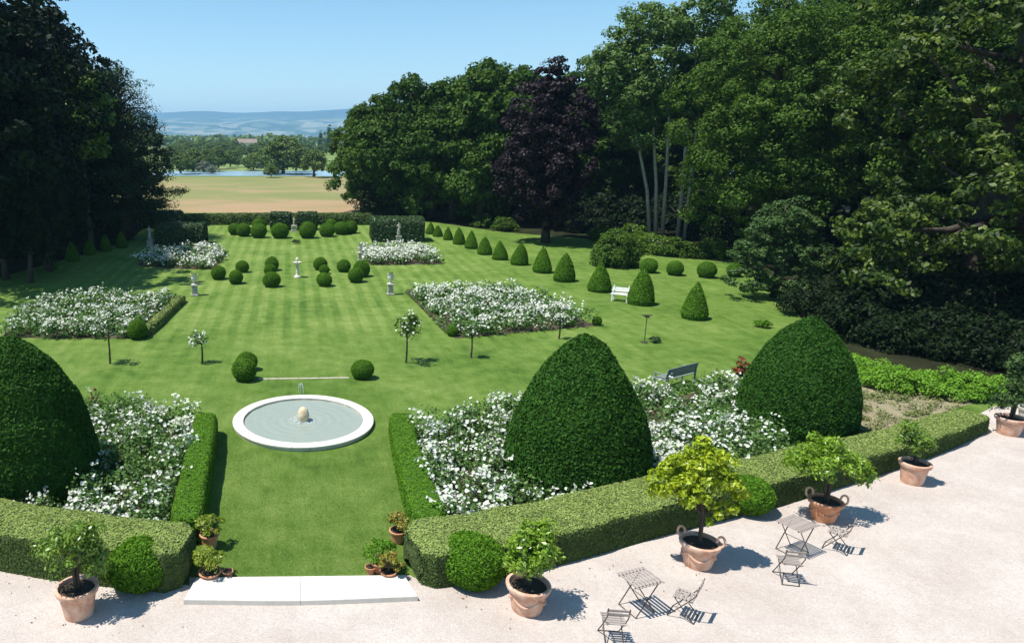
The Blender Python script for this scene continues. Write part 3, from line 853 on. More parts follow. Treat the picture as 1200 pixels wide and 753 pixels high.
hedge('low_rose_bed_hedge', path_at([(528, 389), (510, 371), (494, 355), (478, 340)], .12), .4, .22, 'low brownish edging hedge along the left side of the right rose bed', 'rose bed edgings', mat='rose_dry', dens=300, leaf=.09, sd=56, squar=4)
# far hedges
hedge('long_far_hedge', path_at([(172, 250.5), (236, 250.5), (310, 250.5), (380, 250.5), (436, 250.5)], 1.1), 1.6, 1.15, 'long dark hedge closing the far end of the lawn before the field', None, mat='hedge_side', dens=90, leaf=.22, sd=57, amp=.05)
def block(px0, px1, base, hgt, depth, label, sd, mat='hedge_dark'):
    a, b = np.array(G(px0, base)[:2]), np.array(G(px1, base)[:2])
    off = np.array([0, depth / 2])
    hedge('hedge_block', [a + off, (a + b) / 2 + off, b + off], depth, hgt, label, 'tall clipped hedge blocks', mat=mat, dens=140, leaf=.19, sd=sd, amp=.05, squar=9, taper=0)
block(317, 340, 270, 1.75, 1.6, 'tall clipped hedge block left of the white statue at the end of the axis', 58)
block(349, 371, 270, 1.75, 1.6, 'tall clipped hedge block right of the white statue at the end of the axis', 59)
block(436, 497, 284, 2.05, 3.0, 'tall clipped hedge block behind the far right rose bed', 60)
block(182, 238, 288, 1.8, 2.6, 'tall dark clipped hedge block behind the far left rose bed', 61)
hedge('shade_hedge', [at(215, 76)[:2], at(70, 73)[:2], at(-120, 69)[:2]], 2.0, 1.7, 'dark hedge in the shade under the trees at the left', None, mat='hedge_dark', dens=60, leaf=.25, sd=62, amp=.1)

# ------------------------------------------------------------------ rose beds
def blossoms(P, size, rng):
    n = len(P)
    nn = unit(rng.normal(size=(n, 3)) * .55 + np.array([-.1, -.15, 1.0]))
    t = unit(np.cross(nn, rng.normal(size=(n, 3)))); b = np.cross(nn, t)
    s = (size * rng.uniform(.6, 1.25, n))[:, None] * .5
    ring = [P + s * (math.cos(a) * t + math.sin(a) * b) * (1.0 if k % 2 == 0 else .82) + nn * s * .30 for k, a in enumerate(np.linspace(0, 2 * math.pi, 6, endpoint=False))]
    V = np.stack(ring + [P - nn * s * .1], 1).reshape(-1, 3)
    f = np.array([(k, (k + 1) % 6, 6) for k in range(6)])
    return V, (f[None] + (np.arange(n) * 7)[:, None, None]).reshape(-1, 3)

def rose_bed(poly, hgt, leafsize, leafdens, bdens, bsize, label, sd, edge=None, group='white rose beds', puff=.36, leafmat='rose', clus=4):
    rr = seed(sd)
    poly = np.array([p[:2] for p in poly])
    lo, hi = poly.min(0), poly.max(0)
    area = 0.5 * abs(sum(poly[i][0] * poly[(i + 1) % len(poly)][1] - poly[(i + 1) % len(poly)][0] * poly[i][1] for i in range(len(poly))))
    ctr = np.append(poly.mean(0), 0)
    def pts(n):
        out = np.zeros((0, 2))
        while len(out) < n:
            q = rr.uniform(lo, hi, (n * 2, 2)); out = np.vstack([out, q[in_poly(q, poly)]])
        return out[:n]
    root = empty('rose_bed', ctr, 0, label, 'rose bed', group)
    mk('soil', np.column_stack([poly, np.full(len(poly), .012)]) - ctr, [tuple(range(len(poly)))], M['bed_soil'], root)
    n = int(area * 8)
    Q = pts(n)
    z = hgt * rr.uniform(.4, 1.0, n) * (1 + .18 * wob(np.column_stack([Q, Q[:, 0] * 0]), 2.4, sd + 5))
    C = np.column_stack([Q, z - puff * .5])
    rad = puff * rr.uniform(.7, 1.3, n)
    nl = max(4, int(leafdens / 6.0))
    V, F = puffs(C, rad, nl, leafsize, .8, .4, rr, None, .65)
    V[:, 2] = np.maximum(V[:, 2], .01)
    mk('foliage', V - ctr, F, M[leafmat], root, kind='stuff')
    nb = int(area * bdens / clus)
    wt = np.exp(rr.normal(size=n) * .9 + wob(C, 1.1, sd) * .9); k = rr.choice(n, nb, p=wt / wt.sum())
    d = unit(rr.normal(size=(nb, 3)) + np.array([-.1, -.3, .9])); d[:, 2] = np.abs(d[:, 2])
    P = C[k] + d * rad[k][:, None] * 1.05
    P = np.repeat(P, clus, 0) + rr.normal(size=(nb * clus, 3)) * np.array([1, 1, .45]) * bsize * .85
    V, F = blossoms(P, bsize, rr)
    mk('blossoms', V - ctr, F, M['petal'], root, kind='stuff')
    g = Geo()
    for q, zz in list(zip(Q, z))[::max(1, n // 160)]:
        g.tube([(q[0] - ctr[0], q[1] - ctr[1], 0), (q[0] - ctr[0] + .05, q[1] - ctr[1], zz * .8)], [.02, .012], 4)
    g.build('stems', M['stem'], root, kind='stuff')
    return root

zz = .55
rose_bed([G(*p, zz) for p in [(-150, 600), (0, 604), (196, 612), (205, 580), (220, 530), (233, 484), (160, 470), (100, 469), (-60, 480)]], .82, .095, 620, 76, .105, 'bed of small white roses around the left yew dome', 71)
rose_bed([G(*p, zz) for p in [(524, 609), (600, 600), (690, 580), (780, 560), (880, 538), (930, 522), (905, 470), (868, 434), (800, 446), (720, 455), (600, 466), (485, 486), (500, 545)]], .82, .095, 600, 112, .105, 'bed of white roses around the right yew dome and behind the long hedge', 72)
zz = .35
rose_bed([G(*p, zz) for p in [(0, 386), (60, 388), (150, 388), (166, 380), (208, 346), (130, 345), (60, 348), (20, 366)]], .75, .15, 210, 44, .12, 'white rose bed on the left lawn, partly shaded, behind the small standard roses', 73, clus=3)
rose_bed([G(*p, zz) for p in [(534, 388), (620, 380), (700, 374), (668, 360), (630, 345), (592, 335), (540, 338), (482, 340), (508, 363)]], .75, .15, 210, 62, .12, 'dense white rose bed on the right lawn behind the small standard roses', 74, clus=3)
rose_bed([G(*p, zz) for p in [(160, 305), (200, 309), (248, 310), (266, 294), (215, 291), (180, 294)]], .8, .2, 70, 44, .16, 'far white rose bed on the left before the dark hedge block', 75, clus=3)
rose_bed([G(*p, zz) for p in [(434, 305), (520, 304), (500, 293), (484, 289), (421, 289)]], .8, .2, 70, 62, .16, 'far white rose bed on the right before the clipped hedge block', 76, clus=3)

# dry bed right of the second dome, with feathery shrubs behind it
dry = [G(*p) for p in [(985, 515), (1060, 498), (1120, 478), (1150, 470), (1110, 466), (1060, 462), (1010, 448), (985, 440), (960, 470)]]
sheet('dry_flower_bed', dry, .010, M['dry_soil'], 'dry sandy flower bed between the yew dome and the feathery shrubs')
rr = seed(90)
pl = np.array([p[:2] for p in dry]); q = rr.uniform(pl.min(0), pl.max(0), (700, 2)); q = q[in_poly(q, pl)][:170]
V, F = puffs(np.column_stack([q, np.full(len(q), .08)]), rr.uniform(.1, .28, len(q)), 34, .08, .7, .5, rr)
V[:, 2] = np.maximum(V[:, 2], .015)
tag(mk('ground_cover', V, F, M['dryplant']), 'straggly low plants scattered over the dry sandy bed', None, None, 'stuff')

def bush(name, px, py, r, h, label, mat, n=26, nl=90, leaf=.09, sd=1, group=None, cat='shrub', up=.5, low=-.95, loc=None):
    rr = seed(sd)
    loc = loc or G(px, py)
    root = empty(name, loc, 0, label, cat, group)
    g = Geo()
    for k in range(5):
        a = k * 1.26 + .3
        g.tube([(0, 0, 0), (math.cos(a) * r * .25, math.sin(a) * r * .25, h * .35), (math.cos(a) * r * .6, math.sin(a) * r * .6, h * .7)], [.05 * h, .03 * h, .012 * h], 5)
    g.build('stems', M['bark'], root)
    V, F = crown(rr, [(0, 0, h * .45, r * .8, r * .8, h * .46), (0, 0, h * .22, r * .85, r * .85, h * .25)], int(n * 1.4), r * .3, nl, leaf, .8, up, low, .6)
    mk('foliage', V, F, M[mat], root, kind='stuff')
    return root
fb = [(988, 434, .8, .8), (1012, 446, .85, .85), (1040, 455, .9, .9), (1068, 459, .85, .8), (1094, 462, .95, .95), (1122, 464, .85, .85), (1150, 466, .9, .8), (1172, 466, .7, .75)]
fbl = ['leftmost, touching the yew dome', 'second from the left', 'third from the left', 'fourth from the left', 'fourth from the right, brightest', 'third from the right', 'second from the right', 'rightmost, behind the tall citrus pot']
for i, (px, py, r, h) in enumerate(fb):
    bush('feathery_shrub', px, py, r, h, 'bright green feathery shrub, ' + fbl[i], 'juniper', 30, 130, .085, 100 + i, 'feathery shrubs at the edge of the tree shade')
bush('red_leaved_shrub', 869, 440, .45, .75, 'small red-leaved shrub beside the left flank of the right yew dome', 'redleaf', 14, 60, .08, 120)
bush('red_leaved_shrub', 112, 474, .28, .7, 'small reddish shrub at the back edge of the left white rose bed', 'redleaf', 8, 40, .07, 121)
bush('leafy_shrub', 719, 311, 1.75, 2.7, 'large rounded leafy shrub at the edge of the wood', 'broad_light', 70, 150, .16, 122)
ws = [(705, 283, 1.2, 1.5, 'low bright shrub behind the large leafy shrub'), (765, 297, 1.5, 1.7, 'bright green shrub at the foot of the pale trunks'), (792, 300, 1.3, 1.6, 'leafy bright shrub at the wood edge, right of the pale trunks'),
      (815, 301, 1.3, 1.3, 'low leafy shrub at the wood edge, second from the right'), (838, 302, 1.3, 1.3, 'low leafy shrub at the wood edge, nearest the weeping tree'),
      (592, 270, 1.3, 1.6, 'pale shrub at the foot of the copper beech, left side'), (565, 266, 1.2, 1.3, 'small shrub in the lawn corner left of the copper beech'), (742, 290, 1.4, 2.0, 'shrub between the large leafy shrub and the pale trunks')]
for i, (px, py, r, h, lab) in enumerate(ws):
    bush('wood_edge_shrub', px, py, r, h, lab, 'lime' if i % 3 == 1 else 'broad_light', 34, 70, .17, 130 + i, 'shrubs along the wood edge')

# ------------------------------------------------------------------ standard roses and pole on the lawn
def standard_rose(px, py, hgt, r, label, sd, leafm='rose', nb=60, nl=44, side=0.0, droop=0):
    rr = seed(sd)
    root = empty('standard_rose', G(px, py), 0, label, 'rose tree', 'standard roses on the lawn')
    g = Geo(); g.tube([(0, 0, 0), (.02, 0, hgt * .4), (0, .01, hgt)], [.045, .035, .03], 7)
    g.build('trunk', M['bark'], root)
    k = 11
    d = unit(rr.normal(size=(k, 3))); C = d * r * .62 * np.array([1, 1, .7]) + np.array([side, 0, hgt])
    V, F = puffs(C, r * rr.uniform(.3, .5, k), nl, .10, .9, .3, rr, None, .6)
    mk('crown', V, F, M[leafm], root, kind='stuff')
    j = rr.choice(k, nb); d2 = unit(rr.normal(size=(nb, 3)) + np.array([-.4, -.5, .3 - droop]))
    V, F = blossoms(C[j] + d2 * r * .48, .10, rr)
    mk('blossoms', V, F, M['petal'], root, kind='stuff')
    g = Geo()
    for c in C: g.tube([(0, 0, hgt * .85), tuple(c)], [.018, .008], 4)
    g.build('branches', M['bark'], root)
    return root
standard_rose(129, 426, 1.45, .62, 'standard rose tree before the left rose bed, tallest on the left lawn', 141, 'weep', 45)
standard_rose(237, 425, 1.05, .42, 'small standard rose with white flowers drooping to the left, between basin and left bed', 142, 'rose', 75, 22, -.14, .5)
standard_rose(476, 425, 1.6, .70, 'dark-leaved standard rose tree, tallest on the right lawn near the stone edging', 143, 'broad', 40, 75)
standard_rose(552, 419, 1.15, .30, 'thin standard rose before the near edge of the right rose bed', 144, 'weep', 30, 18)
standard_rose(655, 397, .95, .30, 'short standard rose half hidden above the right yew dome', 145, 'weep', 36, 14)
r_ = empty('metal_stand', G(755, 401), 0, 'thin dark metal stand with a small flat top on the right lawn', 'garden stand')
Geo().tube([(0, 0, 0), (0, 0, 1.25)], .018, 8).build('pole', M['iron'], r_)
Geo().box((0, 0, 1.26), (.45, .08, .04), bev=.01).box((0, 0, 1.20), (.18, .18, .07), bev=.01).build('top_plate', M['iron'], r_)
Geo().lathe([(.16, 0), (.16, .02), (.05, .04), (.03, .06)], 14).build('foot', M['iron'], r_)
# small dark bush stump on the lawn, below the stand
def mound(px, py, r, h, label, mat, sd): return bush('small_bush', px, py, r, h, label, mat, 10, 50, .09, sd)
mound(767, 401, .30, .22, 'small dark tuft on the lawn to the right of the metal stand', 'hedge_dark', 151)
mound(347, 285, .4, .35, 'small dark tuft on the garden axis beyond the white pedestal fountain', 'hedge_dark', 152)
mound(894, 383, .45, .45, 'small bush on the lawn just left of the right yew dome top', 'box', 153)

# ------------------------------------------------------------------ fountain basin
fx, fy, _ = G(355.5, 491, .12)
fr = empty('fountain_basin', (fx, fy, 0), 0, 'round white stone fountain basin set in the lawn with pale water', 'fountain')
Ro, Ri, hr = 2.25, 1.93, .15
NS = 26
for k in range(NS):      # kerb stones with fine joints
    a0, a1 = 2 * math.pi * k / NS + .0022, 2 * math.pi * (k + 1) / NS - .0022
    V = []
    steps = 4
    for j in range(steps + 1):
        a = a0 + (a1 - a0) * j / steps
        for r_i, z_i in ((Ro - .02, -.05), (Ro, hr - .06), (Ro + .025, hr - .045), (Ro + .025, hr - .012), (Ro, hr), (Ri + .012, hr), (Ri, hr - .015), (Ri, -.05)):
            V.append((r_i * math.cos(a), r_i * math.sin(a), z_i))
    F = []
    for j in range(steps):
        for q_ in range(8):
            F.append((j * 8 + q_, j * 8 + (q_ + 1) % 8, (j + 1) * 8 + (q_ + 1) % 8, (j + 1) * 8 + q_))
    F.append(tuple(range(8))[::-1]); F.append(tuple(steps * 8 + q_ for q_ in range(8)))
    mk('rim_stone', V, F, M['white_stone'], fr)
iw = Geo().lathe([(Ri - .004, .02), (Ri - .004, hr - .03)], 64); iw.F = iw.F[:-2]
iw.build('inner_wall', M['old_stone'], fr, smooth=True)
fl = Geo(); fl.lathe([(.01, .016), (Ri, .016)], 64); fl.build('basin_floor', M['basin'], fr)
# rippled water
rr = seed(5)
gr, ga = 40, 72
V = [(0, 0, .07)]
V = []
for i in range(gr):
    r_i = (Ri - .008) * (i + .02) / (gr - 1) if i < gr - 1 else Ri - .006
    for k in range(ga):
        a = 2 * math.pi * k / ga
        x, y = r_i * math.cos(a), r_i * math.sin(a)
        z = .075 + .011 * math.sin(r_i * 22) * math.exp(-r_i * .8) + .003 * math.sin(x * 9 + y * 5) + .003 * math.sin(x * -6 + y * 12)
        V.append((x, y, z))
mk('water', V, grid_faces(gr, ga), M['pond'], fr, smooth=True)
st = Geo()
prof = [(.02, .0), (.13, .0), (.17, .1), (.195, .22), (.19, .34), (.15, .46), (.09, .53), (.02, .555)]
st.lathe(prof, 20)
Vs = np.vstack(st.V); Vs = Vs * (1 + .06 * wob(Vs, 9, 3))[:, None]; st.V = [Vs]
st.build('spout_stone', M['ochre_stone'], fr, smooth=True)
fo = Geo()      # foam and drops round the stone
for k in range(150):
    a, d = rr.uniform(0, 6.28), .18 + abs(rr.normal()) * .17
    fo.lathe([(.004, -.008), (.018, 0), (.010, .012), (.002, .016)], 5, (d * math.cos(a), d * math.sin(a), .078 + rr.uniform(0, .02)))
for k in range(70):
    a = rr.uniform(0, 6.28); hgt = rr.uniform(.1, .62); d = .20 * (1 - (hgt - .3) ** 2) * rr.uniform(.9, 1.2)
    fo.lathe([(.002, -.012), (.009, 0), (.002, .014)], 4, (d * math.cos(a), d * math.sin(a), hgt))
fo.build('spray', M['jet'], fr, kind='stuff')
# little spout behind the basin
jx, jy, _ = G(352.5, 461)
jr = empty('small_fountain_spout', (jx, jy, 0), 0, 'thin little water spout rising just behind the round basin', 'fountain spout')
Geo().tube([(0, 0, 0), (0, 0, .16), (0, 0, .24)], [.02, .016, .012], 8).build('pipe', M['old_stone'], jr)
jg = Geo(); jg.tube([(0, 0, .22), (.0, 0, .36), (.03, -.02, .40), (.07, -.03, .34), (.09, -.04, .18), (.10, -.04, .02)], [.014, .022, .022, .018, .012, .008], 6)
jg.tube([(0, 0, .35), (-.04, .0, .38), (-.07, .01, .28), (-.08, .01, .03)], [.014, .018, .012, .007], 6)
jg.build('water_jet', M['jet'], jr)
# stone edging strip
a, b = np.array(G(303, 444)), np.array(G(409, 442.5))
er = empty('stone_edging', tuple((a + b) / 2), math.atan2(b[1] - a[1], b[0] - a[0]), 'narrow strip of stone edging in the lawn beyond the round basin', 'stone edging')
L = np.linalg.norm(b - a); n = 9
sp_m = None
for k in range(n):
    g = Geo().box((-L / 2 + L * (k + .5) / n, 0, -.005), (L / n - .012, .12, .05), bev=.008)
    g.build('edging_stone', M['kerb_stone'], er)

# ------------------------------------------------------------------ urns, statues
def urn(px, py, h, label, ped=1.0, group='stone urns on pedestals', plant=True, mat='old_stone', name='stone_urn'):
    root = empty(name, G(px, py), math.radians(2.9), label, 'urn', group)
    s = h / 1.75
    pd = Geo()
    pd.box((0, 0, .05 * s), (.50 * s, .50 * s, .10 * s), bev=.01).box((0, 0, .40 * s), (.36 * s, .36 * s, .60 * s), bev=.01).box((0, 0, .75 * s), (.48 * s, .48 * s, .10 * s), bev=.02)
    pd.build('pedestal', M['white_stone' if not plant else mat], root)
    u = Geo(); u.lathe([(.15 * s, 0), (.15 * s, .05 * s), (.06 * s, .10 * s), (.06 * s, .17 * s), (.17 * s, .26 * s), (.22 * s, .45 * s), (.20 * s, .60 * s), (.26 * s, .68 * s), (.26 * s, .71 * s), (.20 * s, .70 * s), (.19 * s, .66 * s)], 18, (0, 0, .802 * s))
    o = u.build('urn', M['white_stone'], root, smooth=False)
    if plant:
        rr = seed(int(px)); V, F = puffs(np.array([(0, 0, 1.52 * s), (.1, .05, 1.50 * s), (-.1, -.04, 1.5 * s)]), np.array([.13, .1, .1]) * s, 60, .07, .8, .5, rr)
        mk('foliage', V, F, M['rose'], root, kind='stuff')
    return root
urn(228.5, 346, 1.45, 'stone urn on a pedestal on the left lawn beside the white rose bed')
urn(457.5, 345, 1.45, 'stone urn on a pedestal on the right lawn beside the white rose bed')
urn(257, 305, 1.25, 'small stone urn at the corner of the far left rose bed')
urn(422, 305, 1.35, 'small stone urn at the corner of the far right rose bed')
# pedestal fountain in the middle of the box balls
sr = empty('pedestal_birdbath', G(348.5, 325), 0, 'slender white stone pedestal with a small bowl among the box balls', 'birdbath')
Geo().lathe([(.22, 0), (.22, .08), (.15, .12), (.10, .22), (.08, .55), (.11, .72), (.10, .80)], 16).build('pedestal', M['white_stone'], sr)
Geo().lathe([(.07, .80), (.14, .86), (.27, .98), (.28, 1.03), (.25, 1.03), (.12, .95), (.01, .94)], 20).build('bowl', M['white_stone'], sr)
Geo().lathe([(.05, .95), (.04, 1.1), (.10, 1.16), (.11, 1.24), (.06, 1.32), (.01, 1.34)], 12).build('finial', M['white_stone'], sr)

def statue(px, py, h, label):
    """small robed standing figure in stone: one continuous skinned body on a plinth"""
    root = empty('stone_statue', G(px, py), math.radians(3), label, 'statue', 'stone statues')
    Geo().box((0, 0, .06), (.60, .60, .12), bev=.01).box((0, 0, .32), (.44, .44, .40), bev=.01).box((0, 0, .55), (.54, .54, .06), bev=.01).build('plinth', M['old_stone'], root)
    k = (h - .58) / 1.7
    J = [(0, 0, .86), (0, 0, 1.10), (0, 0, 1.35), (0, 0, 1.47), (0, -.02, 1.60), (0, -.01, 1.69),
         (.19, 0, 1.36), (.26, -.03, 1.10), (.16, -.16, .98), (-.19, 0, 1.36), (-.27, 0, 1.12), (-.22, -.12, 1.28),
         (.10, 0, .50), (.11, .02, .05), (-.09, -.04, .50), (-.10, -.03, .05)]
    E = [(0, 1), (1, 2), (2, 3), (3, 4), (4, 5), (2, 6), (6, 7), (7, 8), (2, 9), (9, 10), (10, 11), (0, 12), (12, 13), (0, 14), (14, 15)]
    Rd = [.17, .14, .16, .06, .095, .06, .07, .05, .04, .07, .05, .04, .12, .15, .12, .15]
    me = bpy.data.meshes.new('figure'); me.from_pydata([(x * k, y * k, z * k + .58) for x, y, z in J], E, [])
    o = bpy.data.objects.new('figure', me); COL.objects.link(o); o.parent = root
    md = o.modifiers.new('skin', 'SKIN')
    for v, r in zip(me.skin_vertices[0].data, Rd): v.radius = (r * k, r * k)
    me.skin_vertices[0].data[0].use_root = True
    ss = o.modifiers.new('sub', 'SUBSURF'); ss.levels = 1; ss.render_levels = 1
    me.materials.append(M['old_stone'])
    return root
statue(344.6, 271, 1.4, 'white stone figure in the niche between the far hedge blocks')
statue(467, 284, 1.75, 'pale stone figure in front of the right clipped hedge block')
statue(176, 289, 1.75, 'pale stone figure in the shade beside the left dark hedge block')

# ------------------------------------------------------------------ benches
def bench(px, py, rz, length, mat, label, backh=.85):
    root = empty('garden_bench', G(px, py), rz, label, 'bench')
    L = length
    for k in range(4):
        Geo().box((0, -.18 + k * .13, .43), (L, .10, .03), bev=.006).build('seat_slat', M[mat], root)
    for k in range(4):
        Geo().box((0, .28 + k * .02, .54 + k * (backh - .52) / 3.4), (L, .025, (backh - .52) / 3.4 - .008), bev=.006).build('back_slat', M[mat], root)
    for s in (-1, 1):
        x = s * (L / 2 - .08)
        Geo().box((x, -.20, .205), (.06, .06, .41), bev=.006).build('leg', M[mat], root)
        Geo().box((x, .315, .43), (.06, .05, .86), bev=.006).build('leg', M[mat], root)
        Geo().box((x, .04, .625), (.06, .56, .03), bev=.006).build('armrest', M[mat], root)
        Geo().box((x, -.20, .512), (.045, .045, .19)).build('arm_post', M[mat], root)
    return root
bench(788, 452, math.radians(31) + math.pi, 1.8, 'bench_grey', 'grey-green wooden bench seen from behind above the white roses')
bench(726, 353, math.radians(-30), .95, 'bench_white', 'small white garden bench between two pointed yews', backh=.72)

# ------------------------------------------------------------------ terrace: stone step, potted plants, bistro sets
A = [G(*p, .12) for p in [(230, 676), (352, 674.5), (474, 673), (490, 698), (352, 703), (215, 702)]]
sr = empty('stone_step', (0, 0, 0), 0, 'broad white stone step between the lawn and the gravel terrace', 'step')
bk = smooth_path([A[0][:2], A[1][:2], A[2][:2]], .2); fr_ = smooth_path([A[5][:2], A[4][:2], A[3][:2]], .2)
ns_ = 2
for k in range(ns_):
    t0, t1 = k / ns_ + .0006, (k + 1) / ns_ - .0006
    def along(P, t):
        f = t * (len(P) - 1); i = min(int(f), len(P) - 2); return P[i] + (P[i + 1] - P[i]) * (f - i)
    top = []
    for t in np.linspace(t0, t1, 6): top.append(along(fr_, t))
    for t in np.linspace(t1, t0, 6): top.append(along(bk, t))
    n = len(top); top = np.array(top); c = top.mean(0)
    V = [(x, y, -.05) for x, y in top] + [(x, y, .108) for x, y in top] + [((x - c[0]) * .992 + c[0], (y - c[1]) * .985 + c[1], .12) for x, y in top]
    F = [tuple(2 * n + i for i in range(n))]
    for lv in (0, 1):
        for i in range(n): F.append((lv * n + i, lv * n + (i + 1) % n, (lv + 1) * n + (i + 1) % n, (lv + 1) * n + i))
    mk('paving_slab', V, F, M['white_stone'], sr)

def pot(root, h, r, mat='terracotta', festoon=False, handles=False, n=28):
    g = Geo()
    prof = [(r * .66, 0), (r * .69, .02), (r * .86, h * .74), (r * .90, h * .80), (r * 1.0, h * .84), (r * 1.03, h * .92), (r * 1.03, h * .98), (r * .99, h), (r * .88, h), (r * .86, h * .94), (r * .84, h * .86)]
    g.lathe(prof, n)
    g.F = g.F[:-1]
    p = g.build('pot', M[mat], root, smooth=False)
    Geo().lathe([(.01, h * .89), (r * .86, h * .87)], n).build('soil', M['soil'], root)
    if festoon:
        for s in range(4):
            a0 = s * math.pi / 2 + .4
            pts = []
            for t in np.linspace(0, 1, 9):
                z = h * (.66 - .26 * math.sin(math.pi * t)); rr_ = r * (.69 + .17 * z / (h * .74)) + .004
                a = a0 + t * math.pi / 2
                pts.append((rr_ * math.cos(a), rr_ * math.sin(a), z))
            q = Geo().tube(pts, [.012, .02, .026, .03, .032, .03, .026, .02, .012], 6)
            q.build('festoon', M[mat], p)
    if handles:
        for a in (2.5, -.64):
            c, s_ = math.cos(a), math.sin(a)
            pts = [((r * .95 + .075 * math.sin(t)) * c, (r * .95 + .075 * math.sin(t)) * s_, h * 1.0 + .12 * (1 - math.cos(t)) - .02) for t in np.linspace(.0, 5.0, 10)]
            Geo().tube(pts, [.026] * 10, 6).build('handle', M['terracotta'], p)
    return p

def citrus(px, py, h, r, blobs, mat, label, sd, npf=30, nl=75, leaf=.095, potmat='terracotta', festoon=False, handles=False, trunk=.035, fruit=0, pr=.2, rz=0, stems=3):
    root = empty('potted_citrus_tree', G(px, py), rz, label, 'potted tree', 'potted citrus trees along the terrace')
    pot(root, h, r, potmat, festoon, handles)
    g = Geo()
    rr = seed(sd)
    ctr = np.array([b[:3] for b in blobs]).mean(0); npf = int(npf * 1.5)
    for k in range(stems):
        a = k * 2.1 + sd
        g.tube([(.03 * math.cos(a), .03 * math.sin(a), h * .85), (.05 * math.cos(a), .05 * math.sin(a), (h + ctr[2]) * .5), (ctr[0] + .12 * math.cos(a), ctr[1] + .12 * math.sin(a), ctr[2])], [trunk, trunk * .8, trunk * .5], 7)
    for b in blobs:
        g.tube([(ctr[0] * .4, ctr[1] * .4, (h + ctr[2]) * .5), tuple(b[:3])], [trunk * .5, trunk * .2], 5)
    g.build('trunk', M['bark'], root)
    V, F = crown(rr, blobs, npf, pr, nl, leaf, 1.0, .12, -.97, .35, .42)
    mk('crown', V, F, M[mat], root, kind='stuff')
    return root
citrus(93, 719, .62, .40, [(0.02, 0, 1.42, .50, .46, .42), (.3, .1, 1.15, .28, .26, .32), (-.35, 0, 1.5, .28, .26, .25), (.25, 0, 1.62, .28, .25, .24)], 'citrus_dark', 'citrus tree in a tall terracotta pot at the left end of the terrace', 201, 38, 60)
citrus(617, 713, .58, .42, [(0.02, 0, 1.25, .48, .45, .42), (-.2, 0, 1.05, .28, .28, .28), (.15, .1, 1.5, .28, .28, .24)], 'citrus', 'citrus tree in a garlanded terracotta pot in front of the large box ball', 202, 44, 70, festoon=True)
citrus(817, 661, .58, .41, [(-.30, .1, 1.95, .60, .58, .42), (-.85, 0, 2.0, .36, .3, .26), (.28, .1, 2.0, .38, .3, .30), (-.25, .1, 2.45, .40, .36, .34), (-.70, .1, 2.35, .26, .26, .24), (.15, .1, 2.35, .26, .26, .24), (-.95, 0, 1.7, .22, .2, .2), (.45, -.1, 1.45, .2, .2, .24), (-.3, 0, 1.55, .3, .3, .24), (.10, -.1, 1.25, .16, .16, .26), (.5, 0, 1.75, .24, .2, .2)], 'citrus_lime', 'tall yellow-green citrus tree in a handled terracotta pot', 203, 66, 75, festoon=True, handles=True, leaf=.12, stems=2, pr=.17)
citrus(964, 608, .52, .37, [(-.2, .1, 1.45, .68, .55, .40), (-.75, 0, 1.5, .40, .3, .3), (.45, .1, 1.4, .40, .3, .28), (-.2, .1, 1.78, .46, .38, .25), (.7, 0, 1.15, .25, .2, .2)], 'citrus', 'wide leafy citrus tree in an orange terracotta pot beside the far bistro table', 204, 70, 75, potmat='terracotta_orange', handles=True, festoon=True)
citrus(1068, 565, .60, .36, [(-.22, 0, 1.2, .38, .34, .36), (-.35, 0, 1.6, .2, .2, .28), (.12, 0, 1.05, .24, .2, .22)], 'citrus_dark', 'small citrus in a plain pink pot standing apart by the hedge', 205, 22, 60, potmat='terracotta', pr=.17)
citrus(1181, 508, .56, .40, [(-.12, 0, 1.3, .3, .28, .4), (-.12, 0, 1.8, .26, .24, .4), (-.2, 0, 2.3, .22, .2, .3), (-.4, 0, 1.0, .2, .2, .25)], 'weep', 'tall sparse shrub in a banded terracotta pot at the right edge', 206, 32, 42, leaf=.11)

def potbush(px, py, ph, pr_, br, bh, mat, label, sd, potmat='terracotta_orange'):
    root = empty('potted_bush', G(px, py, .0), 0, label, 'potted plant', 'small potted plants beside the stone step')
    pot(root, ph, pr_, potmat, n=20)
    rr = seed(sd)
    g = Geo()
    for k in range(4): g.tube([(0, 0, ph * .85), (.08 * math.cos(k * 1.6), .08 * math.sin(k * 1.6), ph + bh * .5)], [.012, .006], 4)
    g.build('stems', M['stem'], root)
    V, F = crown(rr, [(0, 0, ph + bh * .42, br * .85, br * .85, bh * .5)], 20, br * .32, 70, .055, .85, .5, -.4, .6)
    mk('foliage', V, F, M[mat], root, kind='stuff')
    return root
potbush(246, 640, .34, .22, .34, .50, 'potbush', 'yellow-green bush in a pot at the corner of the left hedge', 211)
potbush(246, 678, .20, .24, .38, .52, 'potbush', 'bright bushy plant in a low pot at the left end of the stone step', 212)
potbush(455, 677, .18, .18, .26, .42, 'potbush_orange', 'small yellow and orange bush in a pot at the right end of the stone step', 213)
potbush(444, 668, .24, .20, .34, .50, 'box', 'dark green bush in a pot behind the small orange-tipped one', 214)
potbush(466, 634, .30, .2, .30, .42, 'potbush_orange', 'reddish-tipped potted plant behind the end of the right hedge', 215)
for px, py, lab in ((267, 676, 'small empty terracotta pot by the left end of the stone step'), (434, 671, 'small empty terracotta pot by the right end of the stone step')):
    e = empty('small_pot', G(px, py), 0, lab, 'pot'); pot(e, .16, .12, 'terracotta_orange', n=16)
e = empty('small_pot', G(1203, 494), 0, 'grey weathered pot cut by the right edge of the view', 'pot'); pot(e, .5, .3, 'old_stone', n=20)

